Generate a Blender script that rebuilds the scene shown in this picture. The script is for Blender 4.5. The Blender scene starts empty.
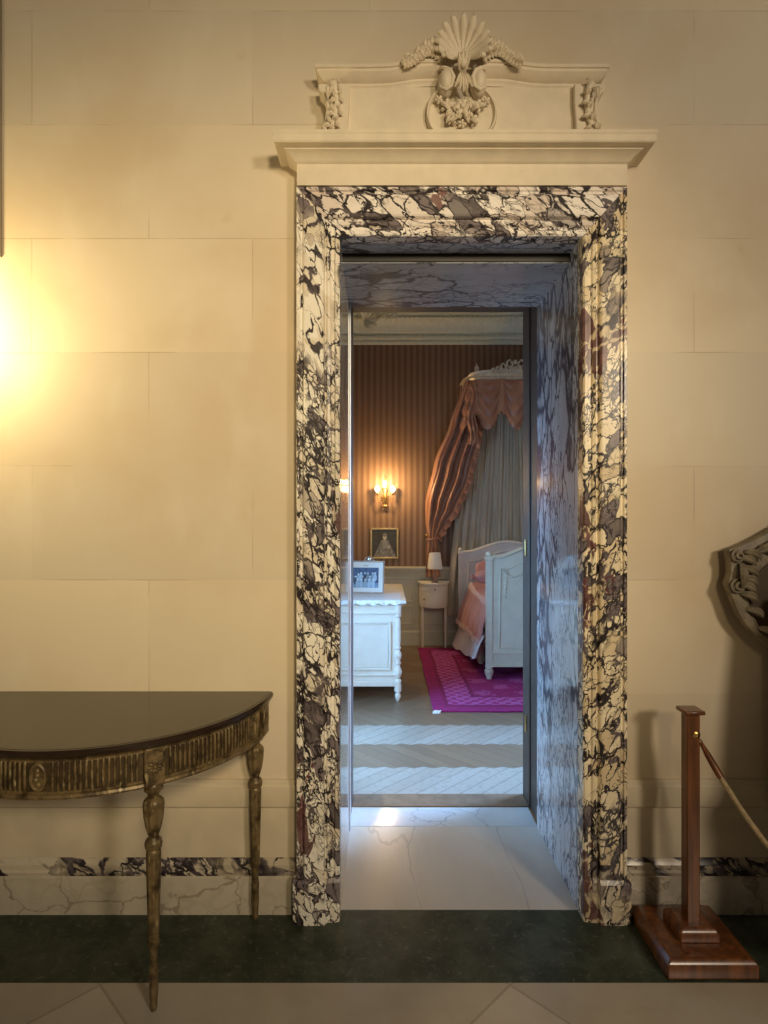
import bpy, bmesh, math, random
from mathutils import Vector, Matrix, noise
random.seed(7)
PI = math.pi
scn = bpy.context.scene
COL = scn.collection

# ------------------------------------------------------------------ helpers
def V(*a): return Vector(a)

class MB:
    """collects shapes, in the parent's local frame, for one mesh object"""
    def __init__(s): s.bm = bmesh.new()
    def box(s, x0, x1, y0, y1, z0, z1):
        vs = [s.bm.verts.new(p) for p in ((x0,y0,z0),(x1,y0,z0),(x1,y1,z0),(x0,y1,z0),(x0,y0,z1),(x1,y0,z1),(x1,y1,z1),(x0,y1,z1))]
        for f in ((0,3,2,1),(4,5,6,7),(0,1,5,4),(1,2,6,5),(2,3,7,6),(3,0,4,7)):
            s.bm.faces.new([vs[i] for i in f])
        return s
    def obox(s, c, u, v, w):
        """box from centre and three half vectors"""
        c, u, v, w = Vector(c), Vector(u), Vector(v), Vector(w)
        vs = [s.bm.verts.new(c + a*u + b*v + d*w) for d in (-1,1) for (a,b) in ((-1,-1),(1,-1),(1,1),(-1,1))]
        for f in ((0,3,2,1),(4,5,6,7),(0,1,5,4),(1,2,6,5),(2,3,7,6),(3,0,4,7)):
            s.bm.faces.new([vs[i] for i in f])
        return s
    def rings(s, rings, closed=True, cap=True):
        """skin a list of point rings"""
        R = [[s.bm.verts.new(p) for p in r] for r in rings]
        n = len(R[0])
        for a, b in zip(R, R[1:]):
            for i in range(n if closed else n-1):
                j = (i+1) % n
                try: s.bm.faces.new((a[i], a[j], b[j], b[i]))
                except ValueError: pass
        if cap and closed and n > 2:
            for r, k in ((R[0], -1), (R[-1], 1)):
                try: s.bm.faces.new(r[::k])
                except ValueError: pass
        return s
    def lathe(s, prof, c=(0,0,0), n=24, flute=None):
        """prof: (r, z) list; flute(z, ang) gives a factor on r"""
        rr = []
        for r, z in prof:
            ring = []
            for i in range(n):
                a = 2*PI*i/n
                k = flute(z, a) if flute else 1
                ring.append((c[0]+r*k*math.cos(a), c[1]+r*k*math.sin(a), c[2]+z))
            rr.append(ring)
        return s.rings(rr)
    def tube(s, pts, rad, n=8, closed_path=False, flat=1.0):
        pts = [Vector(p) for p in pts]
        if not hasattr(rad, '__len__'): rad = [rad]*len(pts)
        rr = []
        up = None
        for i, p in enumerate(pts):
            t = (pts[min(i+1, len(pts)-1)] - pts[max(i-1, 0)])
            if t.length < 1e-9: t = V(0,0,1)
            t.normalize()
            if up is None:
                up = V(0,0,1) if abs(t.z) < .9 else V(0,1,0)
            u = t.cross(up)
            if u.length < 1e-6: u = t.orthogonal()
            u.normalize(); w = u.cross(t).normalized(); up = w
            rr.append([p + rad[i]*(math.cos(2*PI*k/n)*u*flat + math.sin(2*PI*k/n)*w) for k in range(n)])
        return s.rings(rr)
    def ell(s, c, u, v, w, nu=10, nv=6):
        """ellipsoid, centre and three semi-axis vectors"""
        c, u, v, w = Vector(c), Vector(u), Vector(v), Vector(w)
        rr = []
        for j in range(nv+1):
            ph = -PI/2 + PI*j/nv
            cr = max(math.cos(ph), .02)
            rr.append([c + u*cr*math.cos(2*PI*i/nu) + v*cr*math.sin(2*PI*i/nu) + w*math.sin(ph) for i in range(nu)])
        return s.rings(rr)
    def leaf(s, a, b, wid, thick, nrm=(0,-1,0), bend=0.0, n=7):
        """tapered leaf from a to b, arched along nrm, side-bent by bend"""
        a, b, nrm = Vector(a), Vector(b), Vector(nrm).normalized()
        d = b - a; sd = d.cross(nrm).normalized()
        rr = []
        for i in range(n):
            t = i/(n-1)
            p = a + d*t + nrm*(thick*1.4*math.sin(PI*t)) + sd*bend*math.sin(PI*t)
            w = wid*max(.06, math.sin(PI*min(1, t*.85+.12))**.8)
            h = thick*max(.15, math.sin(PI*(t*.9+.05)))
            rr.append([p - sd*w, p - sd*w*.5 + nrm*h*.6, p + nrm*h*.25, p + sd*w*.5 + nrm*h*.6, p + sd*w, p - nrm*h*.5])
        return s.rings(rr)
    def prism(s, poly, y0, y1, plane='xz'):
        f = (lambda p, y: (p[0], y, p[1])) if plane == 'xz' else ((lambda p, y: (p[0], p[1], y)) if plane == 'xy' else (lambda p, y: (y, p[0], p[1])))
        A = [s.bm.verts.new(f(p, y0)) for p in poly]; B = [s.bm.verts.new(f(p, y1)) for p in poly]
        n = len(poly)
        for i in range(n):
            s.bm.faces.new((A[i], A[(i+1)%n], B[(i+1)%n], B[i]))
        s.bm.faces.new(A[::-1]); s.bm.faces.new(B)
        return s
    def grid(s, fn, nu, nv, thick=0, closed=False):
        """surface from fn(u, v); given a thickness when asked"""
        P = [[Vector(fn(i/nu, j/nv)) for j in range(nv+1)] for i in range(nu+1)]
        def mk(off):
            return [[s.bm.verts.new(P[i][j] + off[i][j]) for j in range(nv+1)] for i in range(nu+1)]
        Z = [[Vector((0,0,0))]*(nv+1) for _ in range(nu+1)]
        G = mk(Z)
        for i in range(nu):
            for j in range(nv):
                s.bm.faces.new((G[i][j], G[i+1][j], G[i+1][j+1], G[i][j+1]))
        if thick:
            N = []
            for i in range(nu+1):
                row = []
                for j in range(nv+1):
                    du = P[min(i+1,nu)][j] - P[max(i-1,0)][j]; dv = P[i][min(j+1,nv)] - P[i][max(j-1,0)]
                    c = du.cross(dv)
                    row.append(-thick*c.normalized() if c.length > 1e-12 else Vector((0,thick,0)))
                N.append(row)
            H = mk(N)
            for i in range(nu):
                for j in range(nv):
                    s.bm.faces.new((H[i][j+1], H[i+1][j+1], H[i+1][j], H[i][j]))
            for i in range(nu):
                s.bm.faces.new((G[i][0], H[i][0], H[i+1][0], G[i+1][0])); s.bm.faces.new((G[i+1][nv], H[i+1][nv], H[i][nv], G[i][nv]))
            for j in range(nv):
                s.bm.faces.new((G[0][j+1], H[0][j+1], H[0][j], G[0][j])); s.bm.faces.new((G[nu][j], H[nu][j], H[nu][j+1], G[nu][j+1]))
        return s
    def strip(s, prof, x0, x1, mitre0=0, mitre1=0):
        """moulding along X: prof is a closed list of (y, z) ; mitre grows the run with -y"""
        rr = [[(x0 + mitre0*(p[0]), p[0], p[1]) for p in prof], [(x1 + mitre1*(p[0]), p[0], p[1]) for p in prof]]
        return s.rings(rr)
    def build(s, name, mat, parent=None, smooth=35, bevel=0, loc=None, seg=2):
        bm = s.bm
        bmesh.ops.recalc_face_normals(bm, faces=bm.faces)
        me = bpy.data.meshes.new(name); bm.to_mesh(me); bm.free()
        if mat: me.materials.append(mat)
        if smooth:
            me.polygons.foreach_set('use_smooth', [True]*len(me.polygons))
            me.set_sharp_from_angle(angle=math.radians(smooth))
        o = bpy.data.objects.new(name, me); COL.objects.link(o)
        if parent: o.parent = parent
        if loc: o.location = loc
        if bevel:
            b = o.modifiers.new('bevel', 'BEVEL'); b.width = bevel; b.segments = seg; b.limit_method = 'ANGLE'; b.angle_limit = math.radians(40)
        return o

def tag(o, label=None, cat=None, group=None, kind=None):
    if label: o['label'] = label
    if cat: o['category'] = cat
    if group: o['group'] = group
    if kind: o['kind'] = kind
    return o
def thing(name, loc, label, cat, rz=0, group=None, kind=None):
    o = bpy.data.objects.new(name, None); COL.objects.link(o)
    o.location = loc; o.rotation_euler = (0,0,rz); o.empty_display_size = .1
    return tag(o, label, cat, group, kind)
def st(o): return tag(o, kind='structure')

# ------------------------------------------------------------------ node helpers
class NT:
    def __init__(s, name):
        s.m = bpy.data.materials.new(name); s.m.use_nodes = True
        s.t = s.m.node_tree; s.n = s.t.nodes; s.l = s.t.links
        s.b = s.n['Principled BSDF']
    def new(s, k, **kw):
        x = s.n.new(k)
        for a, v in kw.items(): setattr(x, a, v)
        return x
    def link(s, a, b): s.l.new(a, b)
    def setin(s, node, key, val):
        if hasattr(val, 'is_linked') or hasattr(val, 'links'): s.l.new(val, node.inputs[key])
        else: node.inputs[key].default_value = val
    def coord(s): return s.new('ShaderNodeTexCoord').outputs['Object']
    def mapping(s, vec, loc=(0,0,0), rot=(0,0,0), scale=(1,1,1)):
        m = s.new('ShaderNodeMapping'); s.link(vec, m.inputs['Vector'])
        m.inputs['Location'].default_value = loc; m.inputs['Rotation'].default_value = rot; m.inputs['Scale'].default_value = scale
        return m.outputs[0]
    def noise(s, vec, scale, detail=4, rough=.55, out='Fac', dist=0):
        n = s.new('ShaderNodeTexNoise'); s.link(vec, n.inputs['Vector'])
        n.inputs['Scale'].default_value = scale; n.inputs['Detail'].default_value = detail; n.inputs['Roughness'].default_value = rough
        n.inputs['Distortion'].default_value = dist
        return n.outputs[out]
    def voro(s, vec, scale, feature='DISTANCE_TO_EDGE', out='Distance', rnd=1.0):
        n = s.new('ShaderNodeTexVoronoi', feature=feature); s.link(vec, n.inputs['Vector']); n.inputs['Scale'].default_value = scale
        n.inputs['Randomness'].default_value = rnd
        return n.outputs[out]
    def math(s, op, a, b=0.0, c=None, clamp=False):
        n = s.new('ShaderNodeMath', operation=op, use_clamp=clamp)
        s.setin(n, 0, a); s.setin(n, 1, b)
        if c is not None: s.setin(n, 2, c)
        return n.outputs[0]
    def vmath(s, op, a, b=None, scale=None):
        n = s.new('ShaderNodeVectorMath', operation=op)
        s.setin(n, 0, a)
        if b is not None: s.setin(n, 1, b)
        if scale is not None: s.setin(n, 'Scale', scale)
        return n.outputs[0]
    def rng(s, v, a, b, c=0.0, d=1.0, smooth=True):
        n = s.new('ShaderNodeMapRange', interpolation_type='SMOOTHSTEP' if smooth else 'LINEAR')
        s.setin(n, 'Value', v); s.setin(n, 'From Min', a); s.setin(n, 'From Max', b); s.setin(n, 'To Min', c); s.setin(n, 'To Max', d)
        return n.outputs[0]
    def mix(s, f, a, b, mode='MIX'):
        n = s.new('ShaderNodeMix', data_type='RGBA', blend_type=mode)
        s.setin(n, 0, f)
        for k, v in ((6, a), (7, b)):
            if hasattr(v, 'links'): s.l.new(v, n.inputs[k])
            else: n.inputs[k].default_value = (*v, 1) if len(v) == 3 else v
        return n.outputs[2]
    def bump(s, h, strength=.2, dist=.01):
        n = s.new('ShaderNodeBump'); s.link(h, n.inputs['Height']); n.inputs['Strength'].default_value = strength; n.inputs['Distance'].default_value = dist
        s.link(n.outputs[0], s.b.inputs['Normal']); return n
    def warp(s, vec, scale, amt, detail=3):
        c = s.noise(vec, scale, detail, out='Color')
        d = s.vmath('SUBTRACT', c, (.5,.5,.5))
        return s.vmath('ADD', vec, s.vmath('SCALE', d, scale=amt))
    def sep(s, vec):
        n = s.new('ShaderNodeSeparateXYZ'); s.link(vec, n.inputs[0]); return n.outputs
    def col(s, c): s.setin(s.b, 'Base Color', c if hasattr(c, 'links') else (*c, 1))
    def par(s, rough=.5, metal=0, spec=None, **kw):
        s.setin(s.b, 'Roughness', rough); s.setin(s.b, 'Metallic', metal)
        if spec is not None: s.setin(s.b, 'Specular IOR Level', spec)
        for k, v in kw.items(): s.setin(s.b, k.replace('_', ' '), v)

def plain(name, c, rough=.5, metal=0, var=.12, scale=8, bump=0, spec=None, **kw):
    t = NT(name); v = t.coord()
    n = t.noise(v, scale, 5)
    t.col(t.mix(t.rng(n, .3, .7), tuple(x*(1-var) for x in c), tuple(min(1, x*(1+var)) for x in c)))
    t.par(rough, metal, spec, **kw)
    if bump: t.bump(t.noise(v, scale*6, 4), bump, .004)
    return t.m

def breccia(name, off=(0,0,0), rot=(0,0.5,0), base=(.86,.81,.72), base2=(.70,.62,.50), vein=(.028,.022,.026), vein2=(.12,.098,.105),
            patch=(.085,.034,.036), scale=24, stretch=(1,1,.5), tmax=.13, patch_lo=.60, rough=.27, calm=.42, warp=.10, band=.022, grey=.88):
    t = NT(name); c = t.coord()
    v = t.mapping(t.mapping(c, off, rot), scale=stretch)
    w = t.warp(v, 8, warp, 3); w = t.warp(w, 34, warp*.38, 3)
    big = t.noise(v, 3.6, 3)
    mid = t.noise(v, 11, 4, .6)
    # cells outlined by thin to thick black veins
    thick = t.rng(mid, .36, .70, .018, tmax)
    e1 = t.voro(w, scale)
    v1 = t.rng(t.math('DIVIDE', e1, thick), .55, 1.25, 1, 0)
    # fine crackle inside some of them
    w2 = t.warp(t.mapping(v, (4,1,0), (0,.7,0)), 12, warp*.9, 4)
    v2 = t.math('MULTIPLY', t.rng(t.voro(w2, scale*2.1), .03, .15, 1, 0), t.rng(t.noise(v, 7, 3), .50, .62))
    # flowing inky bands
    rn = t.noise(t.mapping(w, (2,3,1)), 9, 5, .62)
    bt = t.rng(t.noise(v, 5, 2), .40, .66, .002, band)
    v4 = t.rng(t.math('DIVIDE', t.math('ABSOLUTE', t.math('SUBTRACT', rn, .5)), bt), .7, 1.3, 1, 0)
    w3 = t.warp(w2, 4, .22, 3)
    th3 = t.rng(t.noise(v, 12, 2), .4, .65, .006, .06)
    v3 = t.rng(t.math('DIVIDE', t.voro(w3, scale*.45), th3), .5, 1.2, 1, 0)
    calmf = t.rng(big, calm-.07, calm+.03)
    allv = t.math('MAXIMUM', t.math('MULTIPLY', t.math('MAXIMUM', v1, v2), calmf), t.math('MAXIMUM', v3, t.math('MULTIPLY', v4, t.math('ADD', .25, t.math('MULTIPLY', calmf, .75)))))
    cs = t.sep(t.voro(w, scale, 'F1', 'Color'))
    bcol = t.mix(t.rng(cs[0], .3, .95), base, base2)
    bcol = t.mix(t.math('MULTIPLY', t.rng(cs[1], grey, grey+.04), calmf), bcol, tuple(x*1.6 for x in vein2))
    bcol = t.mix(t.math('MULTIPLY', t.rng(cs[2], .94, .97), calmf), bcol, vein2)
    bcol = t.mix(t.rng(t.noise(w, 45, 5, .7), .50, .78, 0, .45), bcol, tuple(x*.55 for x in base2))
    pn = t.noise(t.mapping(c, (off[2]+7, off[0], off[1]+2), (0,.3,0), (1,1,.55)), 5.2, 4, .6, dist=.6)
    pf = t.rng(pn, patch_lo, patch_lo+.015)
    pcol = t.mix(t.rng(t.noise(v, 25, 4), .35, .7), patch, tuple(x*1.9 for x in patch))
    vc = t.mix(t.rng(t.noise(v, 22, 4), .50, .64), vein, vein2)
    k = t.mix(allv, bcol, vc)
    k = t.mix(t.math('MULTIPLY', pf, .93), k, pcol)
    k = t.mix(t.math('MULTIPLY', t.math('MULTIPLY', v3, .8), pf), k, base2)
    t.col(k); t.par(rough, 0, .4)
    return t.m

def carrara(name, base=(.62,.64,.66), dark=(.10,.11,.14), scale=4, stretch=(1,1,.35), rot=(.25,0,0), dens=.10, rough=.08, cloud=.5, off=(0,0,0), spec=.5, fine=1.0):
    t = NT(name); c = t.coord()
    v = t.mapping(c, off, rot, stretch)
    w = t.warp(v, 3.2, .32, 5); w = t.warp(w, 26, .035*min(1, fine), 3)
    e = t.voro(w, scale)
    n0 = t.noise(v, 2.6, 3)
    th = t.rng(n0, .35, .7, .006, dens)
    a = t.rng(t.math('DIVIDE', e, th), .3, 1.5, 1, 0)
    w2 = t.warp(v, 9, .16, 5)
    e2 = t.voro(w2, scale*3)
    a2 = t.math('MULTIPLY', t.rng(e2, .0, .13, 1, 0), t.rng(t.noise(v, 3.7, 2), .36, .56, 0, fine))
    cl = t.noise(w, 5, 6, .65)
    k = t.mix(t.rng(cl, .35, .75, 0, cloud), base, tuple(x*.45+y*.4 for x, y in zip(dark, base)))
    k = t.mix(t.math('MULTIPLY', a2, .75), k, dark)
    k = t.mix(t.math('MULTIPLY', a, .85), k, dark)
    t.col(k); t.par(rough, 0, spec)
    return t.m

# ------------------------------------------------------------------ materials
M = {}
def stone_wall():
    t = NT('cream_stone_blocks'); c = t.coord()
    s = t.sep(c)
    # courses .444 m tall with joints; running bond verticals .97 m
    zc = t.math('DIVIDE', t.math('SUBTRACT', s[2], .3975), .4436)
    row = t.math('FLOOR', zc)
    fz = t.math('FRACT', zc)
    par_ = t.math('MODULO', t.math('ABSOLUTE', t.math('ADD', row, 1.0)), 2.0)
    xc = t.math('ADD', t.math('DIVIDE', t.math('ADD', s[0], .9158), .86), t.math('MULTIPLY', par_, .53))
    colm = t.math('FLOOR', xc); fx = t.math('FRACT', xc)
    dz = t.math('MINIMUM', fz, t.math('SUBTRACT', 1.0, fz)); dx = t.math('MINIMUM', fx, t.math('SUBTRACT', 1.0, fx))
    jz = t.rng(t.math('MULTIPLY', dz, .4436), .0005, .0018, 1, 0); jx = t.rng(t.math('MULTIPLY', dx, .86), .0005, .0018, 1, 0)
    brk = t.rng(t.noise(c, 3.1, 4), .47, .60, .07, 1)
    joint = t.math('MULTIPLY', t.math('MAXIMUM', jz, jx), brk)
    upper = t.math('GREATER_THAN', s[2], .53)
    joint = t.math('MULTIPLY', joint, upper)
    cv = t.new('ShaderNodeCombineXYZ'); t.link(colm, cv.inputs[0]); t.link(row, cv.inputs[1])
    wn = t.new('ShaderNodeTexWhiteNoise', noise_dimensions='3D'); t.link(cv.outputs[0], wn.inputs['Vector'])
    ws = t.sep(wn.outputs['Color'])
    a = t.mix(t.rng(ws[0], 0, 1, 0, 1, False), (.68,.585,.425), (.75,.66,.49))
    a = t.mix(t.rng(ws[1], 0, 1, 0, .5, False), a, (.70,.575,.44))
    rv_ = t.new('ShaderNodeTexWhiteNoise', noise_dimensions='1D'); t.link(row, rv_.inputs['W'])
    a = t.mix(t.rng(rv_.outputs['Value'], .3, 1, 0, .5), a, (.60,.53,.43))
    n1 = t.noise(c, 1.3, 5); a = t.mix(t.rng(n1, .42, .68, 0, .6), a, (.60,.47,.31))
    n2 = t.noise(t.mapping(c, scale=(1,1,.5)), 6, 6); a = t.mix(t.rng(n2, .5, .75, 0, .22), a, (.80,.73,.60))
    st1 = t.rng(t.voro(t.warp(c, 3, .4), 2.2, 'F1'), .0, .09, 1, 0)
    a = t.mix(t.math('MULTIPLY', st1, .35), a, (.52,.37,.17))
    a = t.mix(t.math('MULTIPLY', joint, .55), a, (.26,.19,.12))
    t.col(a); t.par(.48, 0, .35)
    h = t.math('SUBTRACT', t.math('MULTIPLY', t.noise(c, 40, 4), .12), joint)
    t.bump(h, .25, .003)
    return t.m
M['wall'] = stone_wall()
M['dado'] = plain('cream_dado_stone', (.62,.53,.39), .5, var=.09, scale=5)
M['plaster'] = plain('cream_carved_plaster', (.70,.61,.47), .55, var=.05, scale=12, bump=.08)
M['brecL'] = breccia('breccia_marble_left', off=(1.3,.2,.4), rot=(0,.45,0), patch_lo=.63, calm=.42, tmax=.125, band=.016, grey=.88)
M['brecR'] = breccia('breccia_marble_right', off=(5.1,2.2,3.7), rot=(0,-.55,0), base=(.88,.77,.57), base2=(.70,.57,.38), patch_lo=.58, calm=.36, tmax=.11, scale=19, band=.012, stretch=(1,1,.6))
M['brecT'] = breccia('breccia_marble_lintel', off=(8.4,1.2,.9), rot=(0,1.0,0), base=(.88,.82,.77), base2=(.68,.58,.52), patch=(.13,.065,.06), patch_lo=.63, calm=.34, scale=20, tmax=.11, band=.013)
M['brecB'] = breccia('breccia_marble_baseboard', off=(3.4,6.2,2.9), rot=(0,.9,0), base=(.58,.51,.40), base2=(.46,.39,.29), patch_lo=.85, calm=.52, scale=12, tmax=.2, band=.026)
M['baseb'] = carrara('veined_baseboard_marble', (.56,.50,.40), (.30,.25,.19), 4, (1,1,1), (0,.4,0), .03, .25, .45, fine=.35)
M['revR'] = carrara('polished_blue_grey_marble', (.80,.83,.87), (.045,.05,.085), 12, (1,1,.36), (.16,0,0), .20, .08, .55, off=(0,2,5), fine=1.0)
M['revL'] = carrara('polished_left_reveal_marble', (.60,.58,.56), (.10,.10,.13), 5, (1,1,.33), (-.2,0,0), .10, .07, .5, off=(1,3,1), fine=.6)
M['soffit'] = carrara('grey_soffit_marble', (.60,.62,.66), (.05,.055,.08), 8, (.50,1,1), (0,0,.3), .12, .15, .6, off=(2,5,3), fine=.9)
M['thresh'] = carrara('pale_threshold_marble', (.66,.61,.53), (.50,.465,.41), 2.4, (1,.22,1), (0,0,.35), .03, .25, .35, off=(.4,.1,0), fine=.10)
def floor_stone():
    t = NT('beige_floor_marble'); c = t.coord()
    v = t.mapping(c, (1.098,-1.682,0), (0,0,PI/4), (1,1,1))
    s = t.sep(v)
    size = .95
    gx = t.math('DIVIDE', s[0], size); gy = t.math('DIVIDE', s[1], size)
    fx = t.math('FRACT', gx); fy = t.math('FRACT', gy)
    d = t.math('MINIMUM', t.math('MINIMUM', fx, t.math('SUBTRACT', 1.0, fx)), t.math('MINIMUM', fy, t.math('SUBTRACT', 1.0, fy)))
    j = t.rng(d, .002, .006, 1, 0)
    ch = t.math('MODULO', t.math('ABSOLUTE', t.math('ADD', t.math('FLOOR', gx), t.math('FLOOR', gy))), 2.0)
    a = t.mix(ch, (.45,.40,.32), (.51,.455,.37))
    n = t.noise(t.warp(c, 3, .3), 5, 6)
    a = t.mix(t.rng(n, .4, .75, 0, .35), a, (.34,.285,.21))
    a = t.mix(t.math('MULTIPLY', j, .45), a, (.2,.17,.12))
    t.col(a); t.par(.22, 0, .5); return t.m
M['floor'] = floor_stone()
def green_stone():
    t = NT('dark_green_border_marble'); c = t.coord()
    w = t.warp(c, 8, .1, 4)
    a = t.mix(t.rng(t.noise(w, 6, 6, .7), .35, .7), (.020,.028,.018), (.060,.075,.050))
    a = t.mix(t.rng(t.voro(w, 24), .0, .06, .16, 0), a, (.10,.12,.085))
    a = t.mix(t.rng(t.noise(w, 42, 4, .7), .56, .74, 0, .7), a, (.17,.19,.15))
    s = t.sep(c)
    jx = t.math('ABSOLUTE', t.math('SUBTRACT', s[0], 1.00))
    a = t.mix(t.rng(jx, .001, .003, .6, 0), a, (.01,.01,.01))
    t.col(a); t.par(.38, 0, .35); return t.m
M['green'] = green_stone()
def parquet():
    t = NT('herringbone_parquet'); c = t.coord(); s = t.sep(c)
    pw = .085
    rowh = .36
    # tooth-edged rows
    tri = t.math('ABSOLUTE', t.math('SUBTRACT', t.math('FRACT', t.math('DIVIDE', s[0], pw*1.414)), .5))
    yy = t.math('DIVIDE', t.math('ADD', t.math('SUBTRACT', s[1], 3.27), t.math('MULTIPLY', tri, -.05)), rowh)
    row = t.math('FLOOR', yy); par_ = t.math('MODULO', t.math('ABSOLUTE', row), 2.0)
    sg = t.math('SUBTRACT', t.math('MULTIPLY', par_, 2.0), 1.0)
    q = t.math('ADD', s[0], t.math('MULTIPLY', t.math('MULTIPLY', s[1], sg), 1.0))
    pq = t.math('DIVIDE', q, pw*1.414)
    fl = t.math('FLOOR', pq); fr = t.math('FRACT', pq)
    cv = t.new('ShaderNodeCombineXYZ'); t.link(fl, cv.inputs[0]); t.link(row, cv.inputs[1])
    wn = t.new('ShaderNodeTexWhiteNoise', noise_dimensions='3D'); t.link(cv.outputs[0], wn.inputs['Vector'])
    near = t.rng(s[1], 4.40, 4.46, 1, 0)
    pale_sheen = t.math('MULTIPLY', t.math('SUBTRACT', 1.0, par_), near)  # daylight sheen on the floor near the door, painted as paler plank rows
    a = t.mix(pale_sheen, (.235,.155,.095), (.34,.285,.225))
    a = t.mix(t.math('MULTIPLY', wn.outputs['Value'], .6), a, t.mix(pale_sheen, (.19,.12,.075), (.44,.39,.33)))
    a = t.mix(t.rng(t.noise(t.mapping(c, scale=(1,1,1)), 30, 5), .45, .75, 0, .3), a, (.14,.09,.06))
    j = t.rng(t.math('MINIMUM', fr, t.math('SUBTRACT', 1.0, fr)), .01, .05, .6, 0)
    a = t.mix(j, a, (.09,.06,.04))
    fy = t.math('FRACT', yy)
    j2 = t.rng(t.math('MINIMUM', fy, t.math('SUBTRACT', 1.0, fy)), .004, .016, .6, 0)
    a = t.mix(j2, a, (.09,.06,.04))
    t.col(a); t.par(t.math('ADD', .30, t.math('MULTIPLY', wn.outputs['Value'], .12)), 0, .5); return t.m
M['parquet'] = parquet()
def wallpaper():
    t = NT('striped_brown_silk_wallpaper'); c = t.coord(); s = t.sep(c)
    f = t.math('FRACT', t.math('DIVIDE', s[0], .071))
    m = t.rng(t.math('ABSOLUTE', t.math('SUBTRACT', f, .5)), .20, .28)
    n = t.noise(t.mapping(c, scale=(1,1,.1)), 60, 3)
    a = t.mix(m, (.155,.085,.052), (.23,.14,.088))
    a = t.mix(t.rng(n, .4, .7, 0, .2), a, (.14,.08,.05))
    t.col(a); t.par(t.math('SUBTRACT', .62, t.math('MULTIPLY', m, .26)), 0, .5)
    h = t.math('SUBTRACT', .5, t.math('ABSOLUTE', t.math('SUBTRACT', f, .5)))
    t.bump(t.math('MULTIPLY', h, 1.0), .25, .02)
    return t.m
M['paper'] = wallpaper()
M['wains'] = plain('grey_green_painted_panel', (.44,.43,.36), .45, var=.05)
M['cornice'] = plain('pale_plaster_cornice', (.66,.68,.55), .5, var=.06, scale=20)
M['ceil'] = plain('off_white_ceiling', (.70,.68,.60), .7, var=.03)
M['bedwall'] = plain('warm_side_wall_paint', (.42,.34,.27), .6, var=.05)
M['darkwood'] = plain('dark_brown_door_wood', (.060,.034,.022), .55, var=.25, scale=18)
M['midwood'] = plain('brown_sill_wood', (.21,.135,.085), .4, var=.2, scale=14)
M['black'] = plain('blackened_metal', (.012,.010,.009), .4)
M['edge'] = plain('pale_metal_edge', (.80,.84,.90), .42, .8, var=.05)
M['brass'] = plain('aged_brass', (.62,.42,.16), .28, 1.0, var=.15, scale=30)
M['whitewood'] = plain('ivory_painted_wood', (.74,.72,.66), .38, var=.04, scale=10, bump=.03)
M['creamwood'] = plain('cream_painted_bed_wood', (.66,.585,.45), .4, var=.05, scale=10, bump=.03)
M['lace'] = plain('white_lace', (.80,.82,.84), .8, var=.08, scale=60, bump=.3)
M['mat'] = plain('pale_picture_mount', (.70,.78,.80), .6, var=.03)
M['frame_wood'] = plain('worn_silver_wood_frame', (.34,.30,.28), .35, .3, var=.15, scale=25)
M['silver'] = plain('polished_silver', (.75,.78,.8), .18, 1.0)
M['gilt_dark'] = plain('dark_gilt_picture_frame', (.42,.33,.18), .35, .7, var=.25, scale=40)
M['shade'] = plain('white_pleated_shade', (.86,.84,.79), .7, var=.03)
M['crystal'] = plain('pink_tinted_glass', (.78,.55,.50), .08, var=.05, Transmission_Weight=.75)
M['rope'] = plain('beige_twisted_rope', (.40,.30,.17), .8, var=.25, scale=90, bump=.5)
def gilt():
    t = NT('worn_gilded_table_wood'); c = t.coord()
    n = t.noise(c, 22, 6, .65); n2 = t.noise(t.mapping(c, scale=(1,1,.3)), 70, 4)
    a = t.mix(t.rng(n, .40, .64), (.20,.14,.065), (.048,.030,.012))
    a = t.mix(t.rng(n2, .58, .72, 0, .8), a, (.46,.37,.20))
    t.col(a); t.par(.42, .25, .5); t.bump(n2, .3, .003); return t.m
M['gilt'] = gilt()
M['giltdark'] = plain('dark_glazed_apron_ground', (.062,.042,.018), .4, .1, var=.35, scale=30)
M['tabletop'] = plain('glossy_olive_brown_table_top', (.050,.043,.028), .13, var=.10, scale=3, spec=.45)
M['mahog_edge'] = plain('dark_mahogany_edge', (.022,.011,.006), .22, var=.2, scale=12)
def wood(name, c1, c2, rough=.28):
    t = NT(name); c = t.coord()
    n = t.noise(t.mapping(c, scale=(14,14,1.1)), 3, 5, .6, dist=.5)
    t.col(t.mix(t.rng(n, .35, .68), c1, c2)); t.par(rough, 0, .5, Coat_Weight=.25, Coat_Roughness=.2); return t.m
M['mahog'] = wood('red_brown_mahogany', (.085,.027,.008), (.20,.066,.018))
M['leather'] = plain('dark_brown_leather', (.050,.027,.008), .55, var=.15)
M['carved'] = plain('grey_brown_carved_wood', (.19,.155,.105), .5, var=.3, scale=25, bump=.3)
def satin(name, c, c2, rough=.38, sheen=.5):
    t = NT(name); v = t.coord()
    n = t.noise(t.mapping(v, scale=(1,1,.25)), 9, 4)
    t.col(t.mix(t.rng(n, .35, .7), c, c2)); t.par(rough, 0, .5, Sheen_Weight=sheen, Sheen_Roughness=.4); return t.m
M['satin'] = satin('copper_pink_satin', (.29,.13,.078), (.42,.205,.13), .40)
M['lining'] = satin('pale_green_grey_lining', (.47,.41,.30), (.58,.51,.385), .7, .2)
M['pink'] = satin('dusty_pink_quilt', (.56,.26,.25), (.64,.33,.31), .45)
M['pinkband'] = satin('light_pink_border', (.78,.58,.58), (.72,.52,.53), .5)
M['ruffle'] = satin('white_ruffle_cotton', (.74,.70,.68), (.80,.77,.75), .8, .1)
def emis(name, c, e):
    t = NT(name); t.col(c); t.setin(t.b, 'Emission Color', (*c, 1)); t.setin(t.b, 'Emission Strength', e); t.par(.3); return t.m
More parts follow.
